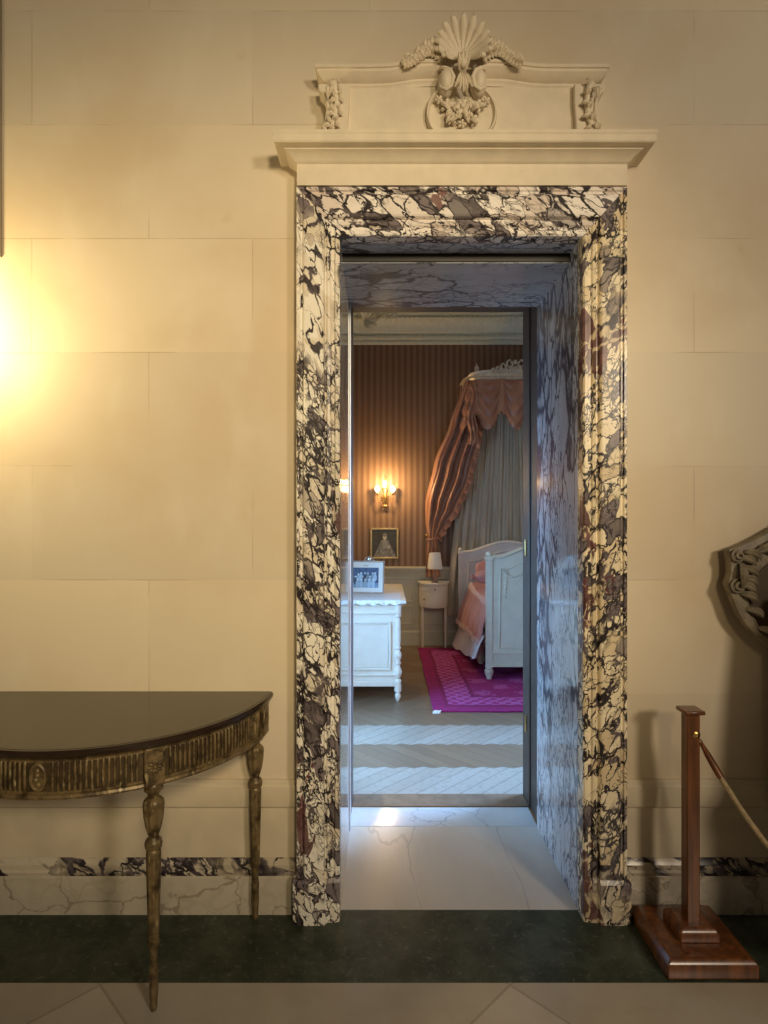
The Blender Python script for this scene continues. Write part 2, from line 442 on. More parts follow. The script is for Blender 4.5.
M['bulb'] = emis('lit_candle_bulb', (1,.80,.48), 16)
M['sky'] = emis('pane_daylight', (.62,.78,1), 1.5)
def vcol(name, rough=.6, bump=None):
    t = NT(name); a = t.new('ShaderNodeVertexColor', layer_name='Col'); t.col(a.outputs['Color']); t.par(rough)
    if bump: t.bump(t.noise(t.coord(), bump, 3), .5, .01)
    return t.m
M['print'] = vcol('printed_picture', .35)
M['rug'] = vcol('woven_rug', .95, 160)

def painted(name, mat, fn, nu, nv, P, parent=None, thick=0, loc=None):
    """flat picture or carpet face; fn(u, v) gives its own colours"""
    mb = MB(); mb.grid(P, nu, nv, thick)
    o = mb.build(name, mat, parent, smooth=0, loc=loc)
    at = o.data.color_attributes.new('Col', 'FLOAT_COLOR', 'POINT')
    n = (nu+1)*(nv+1)
    for k in range(len(at.data)):
        q = k % n
        i, j = divmod(q, nv+1)
        at.data[k].color = (*fn(i/nu, j/nv), 1)
    return o

def arc(cx, cy, r, a0, a1, n, rx=None):
    return [(cx + (rx or r)*math.cos(a0+(a1-a0)*i/n), cy + r*math.sin(a0+(a1-a0)*i/n)) for i in range(n+1)]

# ================================================================== SHELL, HALL SIDE
YW = 2.338          # face of the hall wall
XL, XR = -.168, .7556
# wall with opening
mb = MB()
mb.box(-4.2, XL-.02, YW, 3.27, 0, 5.2); mb.box(XR+.02, 4.2, YW, 3.27, 0, 5.2); mb.box(XL-.02, XR+.02, YW, 3.27, 2.66, 5.2)
st(mb.build('wall_front', M['wall'], smooth=0))
st(MB().box(-4.2, 4.2, -4.5, 1.975, -.08, 0).build('floor', M['floor'], smooth=0))
st(MB().box(-4.2, 4.2, 1.975, YW, -.08, 0.0).build('floor_border', M['green'], smooth=0))
# lining of the deep opening
st(MB().box(XL, XR, YW, 2.958, -.08, 0.0).build('floor_threshold', M['thresh'], smooth=0))
st(MB().box(XL, XR, 2.962, 3.15, -.08, 0.0).build('floor_sill', carrara('bluish_sill_marble', (.64,.64,.62), (.42,.42,.42), 3, (1,1,1), (0,0,.5), .012, .16, .3, fine=.1), smooth=0))
st(MB().box(XL, XR, 2.958, 2.962, -.08, -.003).build('trim_1', M['black'], smooth=0))
rv = MB().box(XR, XR+.02, YW, 2.963, 0, 2.66).build('wall_reveal_right', M['revR'], smooth=0); st(rv)
st(MB().box(XL-.02, XL, YW, 2.963, 0, 2.66).build('wall_reveal_left', M['revL'], smooth=0))
st(MB().box(XL, XR, YW, 2.43, 2.597, 2.66).build('ceiling_reveal', M['soffit'], smooth=0))
st(MB().box(XL, XR, 2.44, 2.963, 2.562, 2.66).build('ceiling_reveal_deep', M['soffit'], smooth=0))
st(MB().box(XL, XR, 2.43, 2.44, 2.566, 2.584).box(XL, XR, 2.434, 2.44, 2.584, 2.60).build('trim_2', M['black'], smooth=0))
st(MB().box(XL, XL+.006, 2.915, 2.963, 0, 2.562).build('trim_3', M['edge'], smooth=0, bevel=.002))

st(MB().box(XR+.012, XR+.022, 2.964, 3.15, 0, 2.66).build('trim_10', M['darkwood'], smooth=0))
# inner door frame of dark wood
DJ = .761
dr = thing('door_1', (0, 3.15, 0), None, None, kind='structure')
dr['label'] = 'dark brown wooden door frame at the bedroom end of the marble passage'
MB().box(DJ, DJ+.06, 0, .14, 0, 2.70).box(DJ-.0, DJ+.012, -.012, 0, 0, 2.70).build('door_jamb', M['darkwood'], dr, bevel=.004)
MB().box(XL-.06, XL, 0, .14, 0, 2.70).build('door_jamb', M['darkwood'], dr, bevel=.004)
MB().box(XL-.06, DJ+.06, 0.0, .14, 2.644, 2.70).build('door_head', M['darkwood'], dr, bevel=.004)
MB().box(XL, DJ, 0.0, .14, -.02, .006).build('door_sill', M['midwood'], dr, bevel=.003)
for z in (1.36, .42):
    h = MB().lathe([(.006,-.045),(.0075,-.04),(.0075,.04),(.006,.045)], (DJ-.002,.055,z), 10).build('hinge', M['brass'], dr)

# base mouldings on the hall wall
def dado_run(name, x0, x1):
    pr = [(0,.512),(-.008,.510),(-.016,.503),(-.016,.494),(-.022,.488),(-.022,.420),(-.018,.408),(-.008,.400),(-.008,.205),(0,.205)]
    m = MB(); m.strip([(p[0], p[1]) for p in pr], x0, x1)
    return st(m.build(name, M['dado'], loc=(0,YW,0), smooth=25))
OL, OR = -.332, .92    # outer edges of the marble surround
dado_run('trim_4', -4.2, OL+.01); dado_run('trim_5', OR-.01, 4.2)
for nm, x0, x1 in (('baseboard_left', -4.2, OL+.012), ('baseboard_right', OR-.012, 4.2)):
    e = thing(nm, (0,YW,0), None, None, kind='structure')
    MB().strip([(0,0),(-.030,0),(-.030,.142),(-.024,.147),(0,.147)], x0, x1).build('base_slab', M['baseb'], e, smooth=25)
    MB().strip([(0,.147),(-.026,.147),(-.028,.160),(-.022,.168),(-.022,.186),(-.012,.203),(-.010,.209),(0,.209)], x0, x1).build('base_cap', M['brecB'], e, smooth=25)
# slim upright strip at the far left of the wall
st(MB().box(-1.56,-1.487,2.328,YW,2.54,4.9).box(-1.55,-1.495,2.322,2.33,2.55,4.9).build('trim_6', plain('dull_bronze_wall_strip', (.30,.25,.17), .35, .2), smooth=0, bevel=.004))

# ---------------------------------------------------------------- marble surround (profile mitred round the opening)
sur = thing('trim_7', (0,YW,0), None, None, kind='structure')
sur['label'] = 'wide breccia marble door surround with dark purple veins'
# profile: (offset outward from inner edge, protrusion toward hall)
W = .164
PR = [(0,.0),(0,.060),(.006,.066),(.016,.066),(.020,.058),(.030,.058),(.036,.066),(.046,.070),(.050,.062),(.054,.062),
      (.060,.078),(.066,.082),(.128,.084),(.134,.080),(.140,.070),(.146,.070),(.150,.078),(.160,.078),(W,.070),(W,0)]
ZI = 2.597
def jamb(side):
    m = MB(); x = XL if side < 0 else XR
    bot = [(x + side*o, -p, 0.0) for o, p in PR]
    top = [(x + side*o, -p, ZI + o*1.11) for o, p in PR]
    m.rings([bot, top]); return m
jamb(-1).build('jamb', M['brecL'], sur, smooth=25)
jamb(1).build('jamb', M['brecR'], sur, smooth=25)
m = MB(); m.rings([[(XL-o, -p, ZI+o*1.11) for o, p in PR], [(XR+o, -p, ZI+o*1.11) for o, p in PR]])
m.build('lintel', M['brecT'], sur, smooth=25)
def plinth(side):
    x = XL if side < 0 else XR
    m = MB(); a, b = sorted((x + side*.006, x + side*(W+.012)))
    P2 = [(0,0),(0,.068),(.02,.074),(.048,.076),(.056,.090),(.130,.092),(.150,.088),(W+.010,.082),(W+.010,0)]
    m.rings([[(x + side*(o+.001), -p, .0) for o, p in P2], [(x + side*(o+.001), -p, .150) for o, p in P2], [(x + side*(o+.0005), -max(0, p-.008), .165) for o, p in P2]])
    return m
plinth(-1).build('plinth_block', M['brecL'], sur, smooth=25); plinth(1).build('plinth_block', M['brecR'], sur, smooth=25)

# ================================================================== OVERDOOR
XC = .294
od = thing('overdoor_pediment', (XC, YW, 2.761), 'cream carved plaster pediment with shell crest above the marble doorway', 'pediment')
def crown(prof, hw, sag=None):
    """moulding with mitred returns: prof list (protrusion, z), half width hw measured at protrusion 0"""
    m = MB()
    def ring(sx):
        return [(sx*(hw + p), -p, z) for p, z in prof]
    back = lambda sx: [(sx*(hw + p), 0, z) for p, z in prof]
    m.rings([back(-1), ring(-1), ring(1), back(1)]); return m
MB().strip([(0,.019),(-.080,.019),(-.080,.11),(0,.11)], -.622, .622).build('frieze', M['plaster'], od, smooth=25)
zc = 0.0
cp = [(0,.085),(.080,.085),(.082,.097),(.088,.100),(.094,.104),(.104,.116),(.120,.126),(.126,.128),(.126,.134),(.156,.134),(.160,.138),(.160,.160),(.164,.166),(.164,.176),(.150,.182),(0,.190)]
crown(cp, .536).build('cornice', M['plaster'], od, smooth=25)
# attic body
zb, zt = .186, .415
body = [(-.46,zb),(.46,zb),(.46,zt),(-.46,zt)]
MB().box(-.46,.46,-.045,0,zb-.01,zt).build('attic_panel', M['plaster'], od, bevel=.004)
# raised border lines on the panel
# concave bracket ends with acanthus
for s in (-1, 1):
    pts = []
    outer = [(.575,zb),(.552,.205),(.532,.235),(.518,.27),(.512,.31),(.515,.345),(.526,.37),(.542,.385),(.544,.41)]
    inner = [(.425,.41),(.425,.34),(.430,.28),(.432,.23),(.432,zb)]
    poly = [(s*a, b) for a, b in outer + inner]
    b = MB().prism(poly, -.070, 0).build('side_bracket', M['plaster'], od, bevel=.005)
    r = MB()
    # acanthus leaf lying on the bracket
    spine = [(.505,.205),(.488,.240),(.475,.285),(.470,.335),(.475,.375)]
    r.tube([(s*(a-.008), -.070, c) for a, c in outer[:-1]], [.008]*8, 8)
    for i, (a, c) in enumerate(spine):
        for sd in (-1, 1):
            L = .034 - .003*i
            r.leaf((s*a, -.072, c), (s*(a + sd*L), -.082, c - .012 + .012*(sd*s > 0)), .010, .012, bend=.006*sd)
            r.leaf((s*a, -.074, c+.015), (s*(a + sd*L*.6), -.09, c + .035), .008, .011, bend=-.006*sd)
    r.tube([(s*a, -.078, c) for a, c in spine] + [(s*.485,-.09,.40)], [.008,.011,.012,.011,.013,.016], 8)
    r.leaf((s*.49,-.075,.385), (s*.505,-.095,.335), .014, .018)
    r.build('acanthus_leaf', M['plaster'], b, smooth=50)
# lid, broken in the middle, each half ending in a volute
lid = [(0,.398),(.042,.398),(.046,.410),(.050,.414),(.050,.422),(.064,.428),(.076,.440),(.082,.446),(.082,.456),(.088,.458),(.088,.470),(0,.478)]
for s in (-1, 1):
    m = MB(); N = 16
    rr = [[(s*(.464+p), 0, z) for p, z in lid], [(s*(.464+p), -p, z) for p, z in lid]]
    for i in range(1, N+1):
        t = i/N
        x = .46 - t*(.46-.078)
        rise = .020*(1/(1+math.exp(-(t-.62)*14)))
        rr.append([(s*x, -p, z + rise) for p, z in lid])
    m.rings(rr)
    m.build('lid_moulding', M['plaster'], od, smooth=30)
    v = MB()
    # plump rolled end of the moulding
    v.ell((s*.062, -.072, .402), (.031,0,0), (0,-.050,0), (0,0,.050), 20, 12)
    v.tube([(s*.088,-.080,.452),(s*.080,-.090,.453),(s*.068,-.098,.447),(s*.048,-.106,.432),(s*.036,-.110,.405),(s*.042,-.108,.375),(s*.062,-.104,.362),(s*.082,-.098,.375),(s*.088,-.094,.398)], [.004,.007,.008,.009,.008,.007,.006,.005,.003], 8)
    v.build('volute', M['plaster'], od, smooth=40)
# cartouche disc with flowers
c = MB()
ringp = []
for (f, y) in ((1.0,-.030),(1.0,-.060),(.965,-.072),(.93,-.072),(.90,-.060),(.88,-.056)):
    ringp.append([(.136*f*math.cos(2*PI*i/40), y, .300 + .122*f*math.sin(2*PI*i/40)) for i in range(40)])
c.rings(ringp)
cart = c.build('cartouche', M['plaster'], od, smooth=40)
fl = MB()
def rosette(m, x, y, z, r, n=6, ph=0):
    for k in range(n):
        a = ph + 2*PI*k/n
        m.ell((x + r*.55*math.cos(a), y, z + r*.55*math.sin(a)), (r*.45*math.cos(a), 0, r*.45*math.sin(a)), (-r*.33*math.sin(a), -.003, r*.33*math.cos(a)), (0,-r*.35,0), 8, 4)
    m.ell((x, y-r*.25, z), (r*.28,0,0), (0,0,r*.28), (0,-r*.28,0), 8, 4)
rosette(fl, 0, -.082, .310, .036, 6)
for (x, z, r) in ((-.058,.322,.029),(.058,.318,.029),(-.040,.270,.023),(.042,.268,.023),(-.088,.345,.019),(.090,.340,.019),(.0,.252,.020)):
    rosette(fl, x, -.074, z, r, 5, x*20)
for k in range(30):
    a = random.uniform(0, 2*PI); rr_ = random.uniform(.03,.085)
    x = rr_*math.cos(a)*1.05; z = .300 + rr_*math.sin(a)*.62
    fl.leaf((x*.6, -.068, .30+(z-.30)*.6), (x*1.15, -.084, .30+(z-.30)*1.2), .010, .011, bend=random.uniform(-.006,.006), n=5)
fl.build('flower_cluster', M['plaster'], cart, smooth=50)
# drop between the volutes: lily leaves
dp = MB()
for dx in (-.030,-.014,0,.014,.030):
    dp.leaf((dx*.2,-.104,.425), (dx*1.1,-.122,.340+abs(dx)*.6), .009, .012, bend=dx*.15)
for dx in (-.018, 0, .018):
    dp.leaf((dx*.3,-.096,.43), (dx,-.120,.50-abs(dx)*.7), .012, .015)
dp.ell((0,-.115,.455),(.016,0,0),(0,0,.022),(0,-.018,0))
dp.build('leaf_drop', M['plaster'], od, smooth=50)
# shell crest
sh = MB()
NR = 13
for k in range(NR):
    a = math.radians(200 - 220*k/(NR-1))
    L = .108 + .036*math.sin(max(0, a)) ** 2
    if k in (0, NR-1): L = .085
    cx_, cz_ = math.cos(a), math.sin(a)
    base = V(0, -.075, .500)
    tip = base + V(cx_*L*.86, 0, cz_*L*.80)
    sdx, sdz = -cz_, cx_
    pts = []; rr = []
    for i in range(8):
        t = i/7
        p = base.lerp(tip, t) + V(0, -.010 - .046*t*t, 0)
        w = (.004 + .0125*t)*(1 if t < .95 else .6)
        rr.append([p + V(sdx, 0, sdz)*w*math.cos(q) + V(0,-1,0)*w*.8*math.sin(q) for q in [2*PI*j/8 for j in range(8)]])
    sh.rings(rr)
    sh.ell(tip + V(0,-.050,0), V(sdx,0,sdz)*.010, V(0,-.010,0), V(cx_,0,cz_)*.016, 8, 5)
sh.prism([(.092*math.cos(a), .50+.10*math.sin(a)) for a in [PI*i/16 for i in range(17)]] + [(-.07,.47),(.07,.47)], -.06, -.0)
sh.build('shell_crest', M['plaster'], od, smooth=50)
for s in (-1, 1):
    g = MB()
    stem = [(s*(.070+.128*t), -.072, .490 + .020*math.sin(t*PI*1.5) - .004*t) for t in [i/10 for i in range(11)]]
    g.tube(stem, [.013-.0007*i for i in range(11)], 7)
    for i in range(0, 11):
        p = V(*stem[i])
        hgt = .080*(1-i/13) * (1 if i % 2 == 0 else .62)
        g.leaf(p, p + V(s*.010, -.016, hgt), .017, .017, bend=.010*s)
        g.leaf(p, p + V(s*.034, -.022, hgt*.55), .013, .015, bend=-.008)
        g.leaf(p, p + V(-s*.014, -.018, hgt*.7), .011, .014, bend=.006)
        g.leaf(p, p + V(s*.022, -.020, -.018), .010, .013)
    for (dx, dz, r) in ((.105,.535,.022),(.150,.515,.018),(.208,.494,.014)):
        rosette(g, s*dx, -.096, dz, r, 6, dx*30)
    g.build('foliage_spray', M['plaster'], od, smooth=50)

# ================================================================== CONSOLE TABLE
TX, R = -1.02, .588
tb = thing('console_table', (TX, YW-.004, 0), 'half-round console table with dark glossy top and fluted gilded apron against the stone wall', 'table')
def half(r, n=48, y0=0): return [(r*math.cos(PI+PI*i/n), y0 + r*math.sin(PI+PI*i/n)) for i in range(n+1)]
ztop = .8525
h = half(R)
MB().prism(half(R-.014), ztop-.006, ztop, 'xy').build('table_top', M['tabletop'], tb, smooth=25)
m = MB(); rr = []
for a in [PI+PI*i/64 for i in range(65)]:
    prof = [(R-.03, ztop-.026), (R-.008, ztop-.026), (R, ztop-.020), (R+.002, ztop-.010), (R-.004, ztop-.001), (R-.014, ztop-.0005), (R-.03, ztop-.006)]
    rr.append([(r*math.cos(a), r*math.sin(a), z) for r, z in prof])
m.rings(rr); m.build('edge_band', M['mahog_edge'], tb, smooth=40)
RA = R-.022
def arcsolid(m, prof, a0, a1, n):
    rr = []
    for i in range(n+1):
        a = a0 + (a1-a0)*i/n
        rr.append([(r*math.cos(a), r*math.sin(a), z) for r, z in prof])
    m.rings(rr)
ap0, ap1 = .706, .826
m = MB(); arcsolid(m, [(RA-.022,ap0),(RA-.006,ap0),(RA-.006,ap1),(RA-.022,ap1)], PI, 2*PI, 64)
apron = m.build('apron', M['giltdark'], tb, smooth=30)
m = MB()
arcsolid(m, [(RA-.020,ap0-.004),(RA+.004,ap0-.004),(RA+.007,ap0+.002),(RA+.004,ap0+.009),(RA-.002,ap0+.012),(RA-.002,ap0+.018),(RA-.020,ap0+.018)], PI, 2*PI, 64)
m.build('lower_bead', M['gilt'], apron, smooth=40)
m = MB()
arcsolid(m, [(RA-.020,ap1-.017),(RA-.002,ap1-.017),(RA-.002,ap1-.010),(RA+.004,ap1-.004),(RA+.004,ap1),(RA-.020,ap1)], PI, 2*PI, 64)
m.build('upper_bead', M['gilt'], apron, smooth=40)
legang = [math.radians(a) for a in (184.5, 237, 303, 355.5)]
LR = .556
# fluting between the leg blocks and the middle medallion
segs = [(184.5+6, 237-5.0), (237+5.0, 270-4.2), (270+4.2, 303-5.0), (303+5.0, 355.5-6)]
for (d0, d1) in segs:
    m = MB(); n = int(round((d1-d0)/1.6)); 
    for k in range(n+1):
        a = math.radians(d0 + (d1-d0)*k/n)
        u = V(math.cos(a), math.sin(a), 0); w = V(-math.sin(a), math.cos(a), 0)
        m.tube([u*(RA-.006)+V(0,0,ap0+.016), u*(RA-.003)+V(0,0,ap0+.023), u*(RA-.003)+V(0,0,ap1-.021), u*(RA-.006)+V(0,0,ap1-.014)], [.0040,.0044,.0044,.0040], 7)
    m.build('fluting', M['gilt'], apron, smooth=60)
# medallion
a = math.radians(270)
m = MB()
ringp = []
for f, q in ((1.0,-.006),(1.0,.003),(.86,.006),(.76,.001)):
    ringp.append([(.026*f*math.cos(t), -(RA+q), (ap0+ap1)/2+.002 + .043*f*math.sin(t)) for t in [2*PI*i/28 for i in range(28)]])
m.rings(ringp)
for dz in (-.018,-.004,.010,.022): 
    m.ell((.004*math.sin(dz*300), -(RA+.004), (ap0+ap1)/2+dz), (.009,0,0), (0,-.007,0), (0,0,.009), 8, 5)
m.build('medallion', M['gilt'], apron, smooth=50)
def legmesh():
    m = MB()
    prof = [(.019,.708),(.021,.700),(.029,.694),(.029,.687),(.019,.681),(.016,.667),(.024,.660),(.031,.652),(.0325,.640),(.030,.605),(.025,.575),(.018,.552),(.015,.545),
            (.017,.538),(.024,.532),(.027,.521),(.025,.508),(.019,.503),(.022,.497),(.0235,.485),(.0225,.42),(.020,.32),(.0175,.23),(.0165,.218),(.0195,.212),(.0175,.204),(.0125,.200),
            (.0120,.150),(.0125,.142),(.0150,.134),(.0140,.122),(.0145,.10),(.0150,.07),(.0125,.035),(.0110,.018),(.0115,.010),(.008,.0)]
    def fl(z, a):
        if .553 < z < .648: return 1 - .13*abs(math.cos(5*a))
        if .22 < z < .49: return 1 - .16*abs(math.cos(4*a))
        if .03 < z < .12: return 1 - .22*abs(math.cos(3*a))
        return 1
    m.lathe(prof, n=40, flute=fl); return m
for i, a in enumerate(legang):
    lx, ly = LR*math.cos(a), LR*math.sin(a)
    if i in (0, 3): lx, ly = (.530 if i == 3 else -.530), -.048
    u = V(lx, ly, 0).normalized(); w = V(-u.y, u.x, 0)
    lg = legmesh().build('leg', M['gilt'], tb, smooth=50, loc=(lx, ly, 0))
    b = MB(); cc = V(0,0,(.706+.822)/2)
    off = (RA - V(lx,ly,0).length) - .012
    b.obox(cc + u*off, u*.022, w*.031, V(0,0,.058))
    blk = b.build('leg_block', M['gilt'], lg, bevel=.003)
    r = MB(); c0 = cc + u*(off+.023)
    for k in range(10):
        t = 2*PI*k/10
        d = w*math.cos(t) + V(0,0,math.sin(t))
        r.ell(c0 + d*.015, d*.010, u*.004, d.cross(u)*.0045, 6, 4)
    r.ell(c0, w*.006, V(0,0,.006), u*.006, 8, 4)
    r.build('rosette', M['gilt'], blk, smooth=50)

# ================================================================== STANCHION + ROPE
sx, sy = 1.092, 2.138
sn = thing('rope_stanchion', (sx, sy, 0), 'square red-brown wooden rope post with broad flat base right of the marble doorway', 'post')
m = MB()
m.rings([[(x*k, y*k, z) for x, y in ((-1,-1),(1,-1),(1,1),(-1,1))] for k, z in ((.152,0),(.152,.042),(.148,.050),(.134,.062))])
m.build('base', M['mahog'], sn, bevel=.004)
m = MB(); m.rings([[(x*k, y*k, z) for x, y in ((-1,-1),(1,-1),(1,1),(-1,1))] for k, z in ((.068,.062),(.068,.088),(.060,.100),(.050,.108))])
m.build('plinth', M['mahog'], sn, bevel=.003)
MB().box(-.023,.023,-.023,.023,.100,.840).build('post', M['mahog'], sn, bevel=.004)
MB().box(-.036,.036,-.036,.036,.836,.850).build('cap', M['mahog'], sn, bevel=.004)
m = MB()
m.lathe([(.012,0),(.014,.003),(.010,.006),(.004,.008)], (0,0,0), 16)
for v in m.bm.verts: v.co = Vector((v.co.x+.008, -.023-v.co.z, v.co.y+.765))
m.tube([(.023+.012*math.sin(t), -.012, .745-.012+.012*math.cos(t)) for t in [2*PI*i/14 for i in range(15)]], .0025, 6)
m.build('rope_ring', M['brass'], sn, smooth=40)
rp = thing('barrier_rope', (sx+.030, sy-.012, .735), 'beige barrier rope sloping down from the mahogany post to the right', 'rope')
pts = []
E = V(.55, -.88, -.05)
for i in range(41):
    t = i/40
    pts.append(V(E.x*t, E.y*t, E.z*t - 1.50*t*(1-t)))
ro = MB()
N = len(pts)
rr = []
for i, p in enumerate(pts[2:], 2):
    t = (pts[min(i+1, N-1)] - pts[i-1]).normalized(); u = t.cross(V(0,1,0)).normalized(); w = t.cross(u)
    rr.append([p + (.0085*(1+.16*math.cos(3*(a + i*.9))))*(math.cos(a)*u + math.sin(a)*w) for a in [2*PI*k/14 for k in range(14)]])
ro.rings(rr); ro.build('rope', M['rope'], rp, smooth=60)
m = MB(); m.tube([pts[0], pts[1], pts[2], pts[3]*.8+pts[2]*.2], [.006,.011,.012,.011], 12)
m.build('rope_end', M['mahog'], rp)

# ================================================================== CARVED ARMCHAIR (mostly past the right edge)
ac = thing('carved_armchair', (1.60, 2.00, 0), 'carved high-backed armchair with dark brown leather at the right edge', 'armchair')
ac.location.x = 1.745
bk_y = .20
half_o = [(0,1.56),(.12,1.545),(.25,1.50),(.33,1.455),(.40,1.425),(.450,1.412),(.447,1.38),(.437,1.33),(.452,1.305),(.458,1.275),(.44,1.23),(.41,1.15),(.35,1.08),(.28,1.03),(.245,.97),(.235,.90)]
outl = [(-x, z) for x, z in half_o] + [(x, z) for x, z in half_o[::-1][:-1]]
half_i = [(0,1.46),(.14,1.44),(.24,1.40),(.32,1.345),(.385,1.28),(.378,1.20),(.345,1.12),(.28,1.06),(.18,1.03),(.0,1.02)]
inl = [(-x, z) for x, z in half_i] + [(x, z) for x, z in half_i[::-1][1:-1]]
tilt = lambda z: bk_y + (z-.45)*.06
m = MB()
# frame: ring between outline and panel
def polyring(m, A, B, y0, y1, n=72):
    def resample(P, n):
        P = [Vector((x, 0, z)) for x, z in P]; 
        cx = sum((p.z for p in P))/len(P)
        C = V(0,0,1.2); out = []
        for k in range(n):
            a = 2*PI*k/n; d = V(math.sin(a), 0, math.cos(a)); best = .05
            for i in range(len(P)):
                p, q = P[i]-C, P[(i+1)%len(P)]-C
                e = q-p; den = d.x*(-e.z) + e.x*d.z
                if abs(den) < 1e-9: continue
                t = (p.x*(-e.z) + e.x*p.z)/den; s_ = (d.x*p.z - d.z*p.x)/den
                if 0 <= s_ <= 1 and t > 0: best = max(best, t)
            out.append(C + d*best)
        return out
    a, b = resample(A, n), resample(B, n)
    rr = []
    for k in range(n+1):
        p, q = a[k % n], b[k % n]; mid = (p+q)/2
        rr.append([(p.x, tilt(p.z)+y1, p.z), (p.x, tilt(p.z)+y0+.012, p.z), (p.x*.97+q.x*.03, tilt(p.z)+y0, p.z*.97+q.z*.03), (mid.x, tilt(mid.z)+y0-.008, mid.z), (q.x, tilt(q.z)+y0, q.z), (q.x, tilt(q.z)+y1, q.z)])
    m.rings(rr, closed=True, cap=False)
polyring(m, outl, inl, 0, .035)
g = m
for s in (-1, 1):
    for i in range(len(half_o)-3):
        x, z = half_o[i]; x2, z2 = half_o[i+1]
        mx, mz = (x+x2)/2*.93, 1.2+((z+z2)/2-1.2)*.93
        g.leaf((s*mx, tilt(mz)-.010, mz), (s*(mx*.85), tilt(mz)-.020, mz-.035), .014, .012, bend=.01*s)
    for cx_, cz_, r0 in ((.42,1.385,.024),(.425,1.272,.026),(.20,1.50,.03)):
        g.tube([(s*(cx_+ (r0-.0007*i)*math.sin(i*.38)), tilt(cz_)-.010-.0006*i, cz_+(r0-.0007*i)*math.cos(i*.38)) for i in range(28)], .006, 6)
    g.leaf((s*.22, tilt(1.4)-.01, 1.47), (s*.38, tilt(1.4)-.02, 1.39), .018, .015)
    g.leaf((s*.41, tilt(1.3)-.01, 1.36), (s*.415, tilt(1.3)-.02, 1.27), .016, .015)
g.build('back_frame', M['carved'], ac, smooth=45)
MB().prism(inl, bk_y+.052, bk_y+.075).build('back_panel', M['leather'], ac, bevel=.006)
MB().box(-.27,.27,-.33,.19,.40,.47).build('seat', M['leather'], ac, bevel=.03, seg=4)
MB().box(-.28,.28,-.335,.20,.34,.41).build('seat_rail', M['carved'], ac, bevel=.008)
for s in (-1, 1):
    MB().tube([(s*.255,.185,0),(s*.245,.20,.35),(s*.24,.215,.60),(s*.24,.235,.99)], [.022,.026,.024,.022], 10).build('rear_leg', M['carved'], ac, smooth=50)
    MB().tube([(s*.255,-.33,0),(s*.245,-.30,.05),(s*.25,-.30,.18),(s*.262,-.315,.34)], [.026,.018,.022,.034], 10).build('front_leg', M['carved'], ac, smooth=50)
    MB().tube([(s*.262,-.20,.38),(s*.27,-.21,.52),(s*.285,-.25,.64),(s*.285,-.24,.67),(s*.28,-.10,.675),(s*.262,.08,.70),(s*.235,.215,.74)], [.018,.018,.024,.028,.024,.02,.018], 10).build('armrest', M['carved'], ac, smooth=50)

for s in (-1, 1):
    w_ = MB()
    w_.prism([(-.30,.12),(.22,.12),(.24,1.20),(.12,1.27),(-.02,1.22),(-.10,1.02),(-.16,.78),(-.30,.70)], s*.265-.018, s*.265+.018, 'yz')
    w_.build('side_wing', M['leather'], ac, bevel=.010)
MB().box(-.25,.25,.19,.235,.42,1.06).build('lower_back', M['leather'], ac, bevel=.006)
# hall wall lamp just past the left edge
hl = thing('wall_sconce', (-1.73, YW, 2.16), 'brass two-bulb wall lamp past the left edge of the stone wall', 'wall lamp')
m = MB(); m.lathe([(.045,0),(.05,.006),(.03,.014),(.012,.02)], n=20)
for v in m.bm.verts: v.co = Vector((v.co.x, -v.co.z, v.co.y*1.6))
m.build('backplate', M['brass'], hl)
for s in (-1, 1):
    MB().tube([(0,-.015,-.03),(s*.03,-.06,-.07),(s*.08,-.10,-.05),(s*.09,-.11,0)], .006, 8).build('arm', M['brass'], hl)
    MB().lathe([(.012,0),(.02,.004),(.012,.008),(.012,.06)], (s*.09,-.11,0), 14).build('candle_tube', M['whitewood'], hl)
    MB().lathe([(.006,.06),(.013,.075),(.014,.09),(.008,.11),(.002,.125)], (s*.09,-.11,0), 12).build('bulb', M['bulb'], hl)

# ================================================================== BEDROOM SHELL
BX0, BX1, BY0, BY1, BZ = -.78, 3.4, 3.29, 7.0, 3.92
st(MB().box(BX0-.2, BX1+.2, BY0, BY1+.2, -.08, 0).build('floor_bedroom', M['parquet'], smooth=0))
st(MB().box(BX0-.2, BX1+.2, BY1, BY1+.15, 0, BZ).build('wall_back', M['paper'], smooth=0))
st(MB().box(BX0-.2, BX1+.2, BY0-.02, BY1+.15, BZ, BZ+.1).build('ceiling', M['ceil'], smooth=0))
st(MB().box(BX0-.2, XL-.06, 3.27, BY0, 0, BZ).box(DJ+.06, BX1+.2, 3.27, BY0, 0, BZ).box(XL-.06, DJ+.06, 3.27, BY0, 2.70, BZ).build('wall_near', M['bedwall'], smooth=0))
def sidewall(name, xa, xb, wy0, wy1, wz0, wz1):
    m = MB(); m.box(xa, xb, BY0, wy0, 0, BZ).box(xa, xb, wy1, BY1, 0, BZ).box(xa, xb, wy0, wy1, 0, wz0).box(xa, xb, wy0, wy1, wz1, BZ)
    st(m.build(name, M['bedwall'], smooth=0))
LW = (3.42, 4.40, .30, 2.1); RW = (3.9, 5.2, .6, 3.0)
sidewall('wall_left', BX0-.2, BX0, *LW); sidewall('wall_right', BX1, BX1+.2, *RW)
def window(name, x, w):
    y0, y1, z0, z1 = w
    e = thing(name, (x, (y0+y1)/2, z0), None, None, kind='structure'); hw = (y1-y0)/2; H = z1-z0
    m = MB().box(-.03,.03,-hw,-hw+.05,0,H).box(-.03,.03,hw-.05,hw,0,H).box(-.03,.03,-hw,hw,0,.05).box(-.03,.03,-hw,hw,H-.05,H).box(-.025,.025,-.03,.03,0,H)
    for k in (1,2,3): m.box(-.015,.015,-hw,hw,H*k/4-.012,H*k/4+.012)
    m.build('window_frame', M['whitewood'], e, bevel=.004)
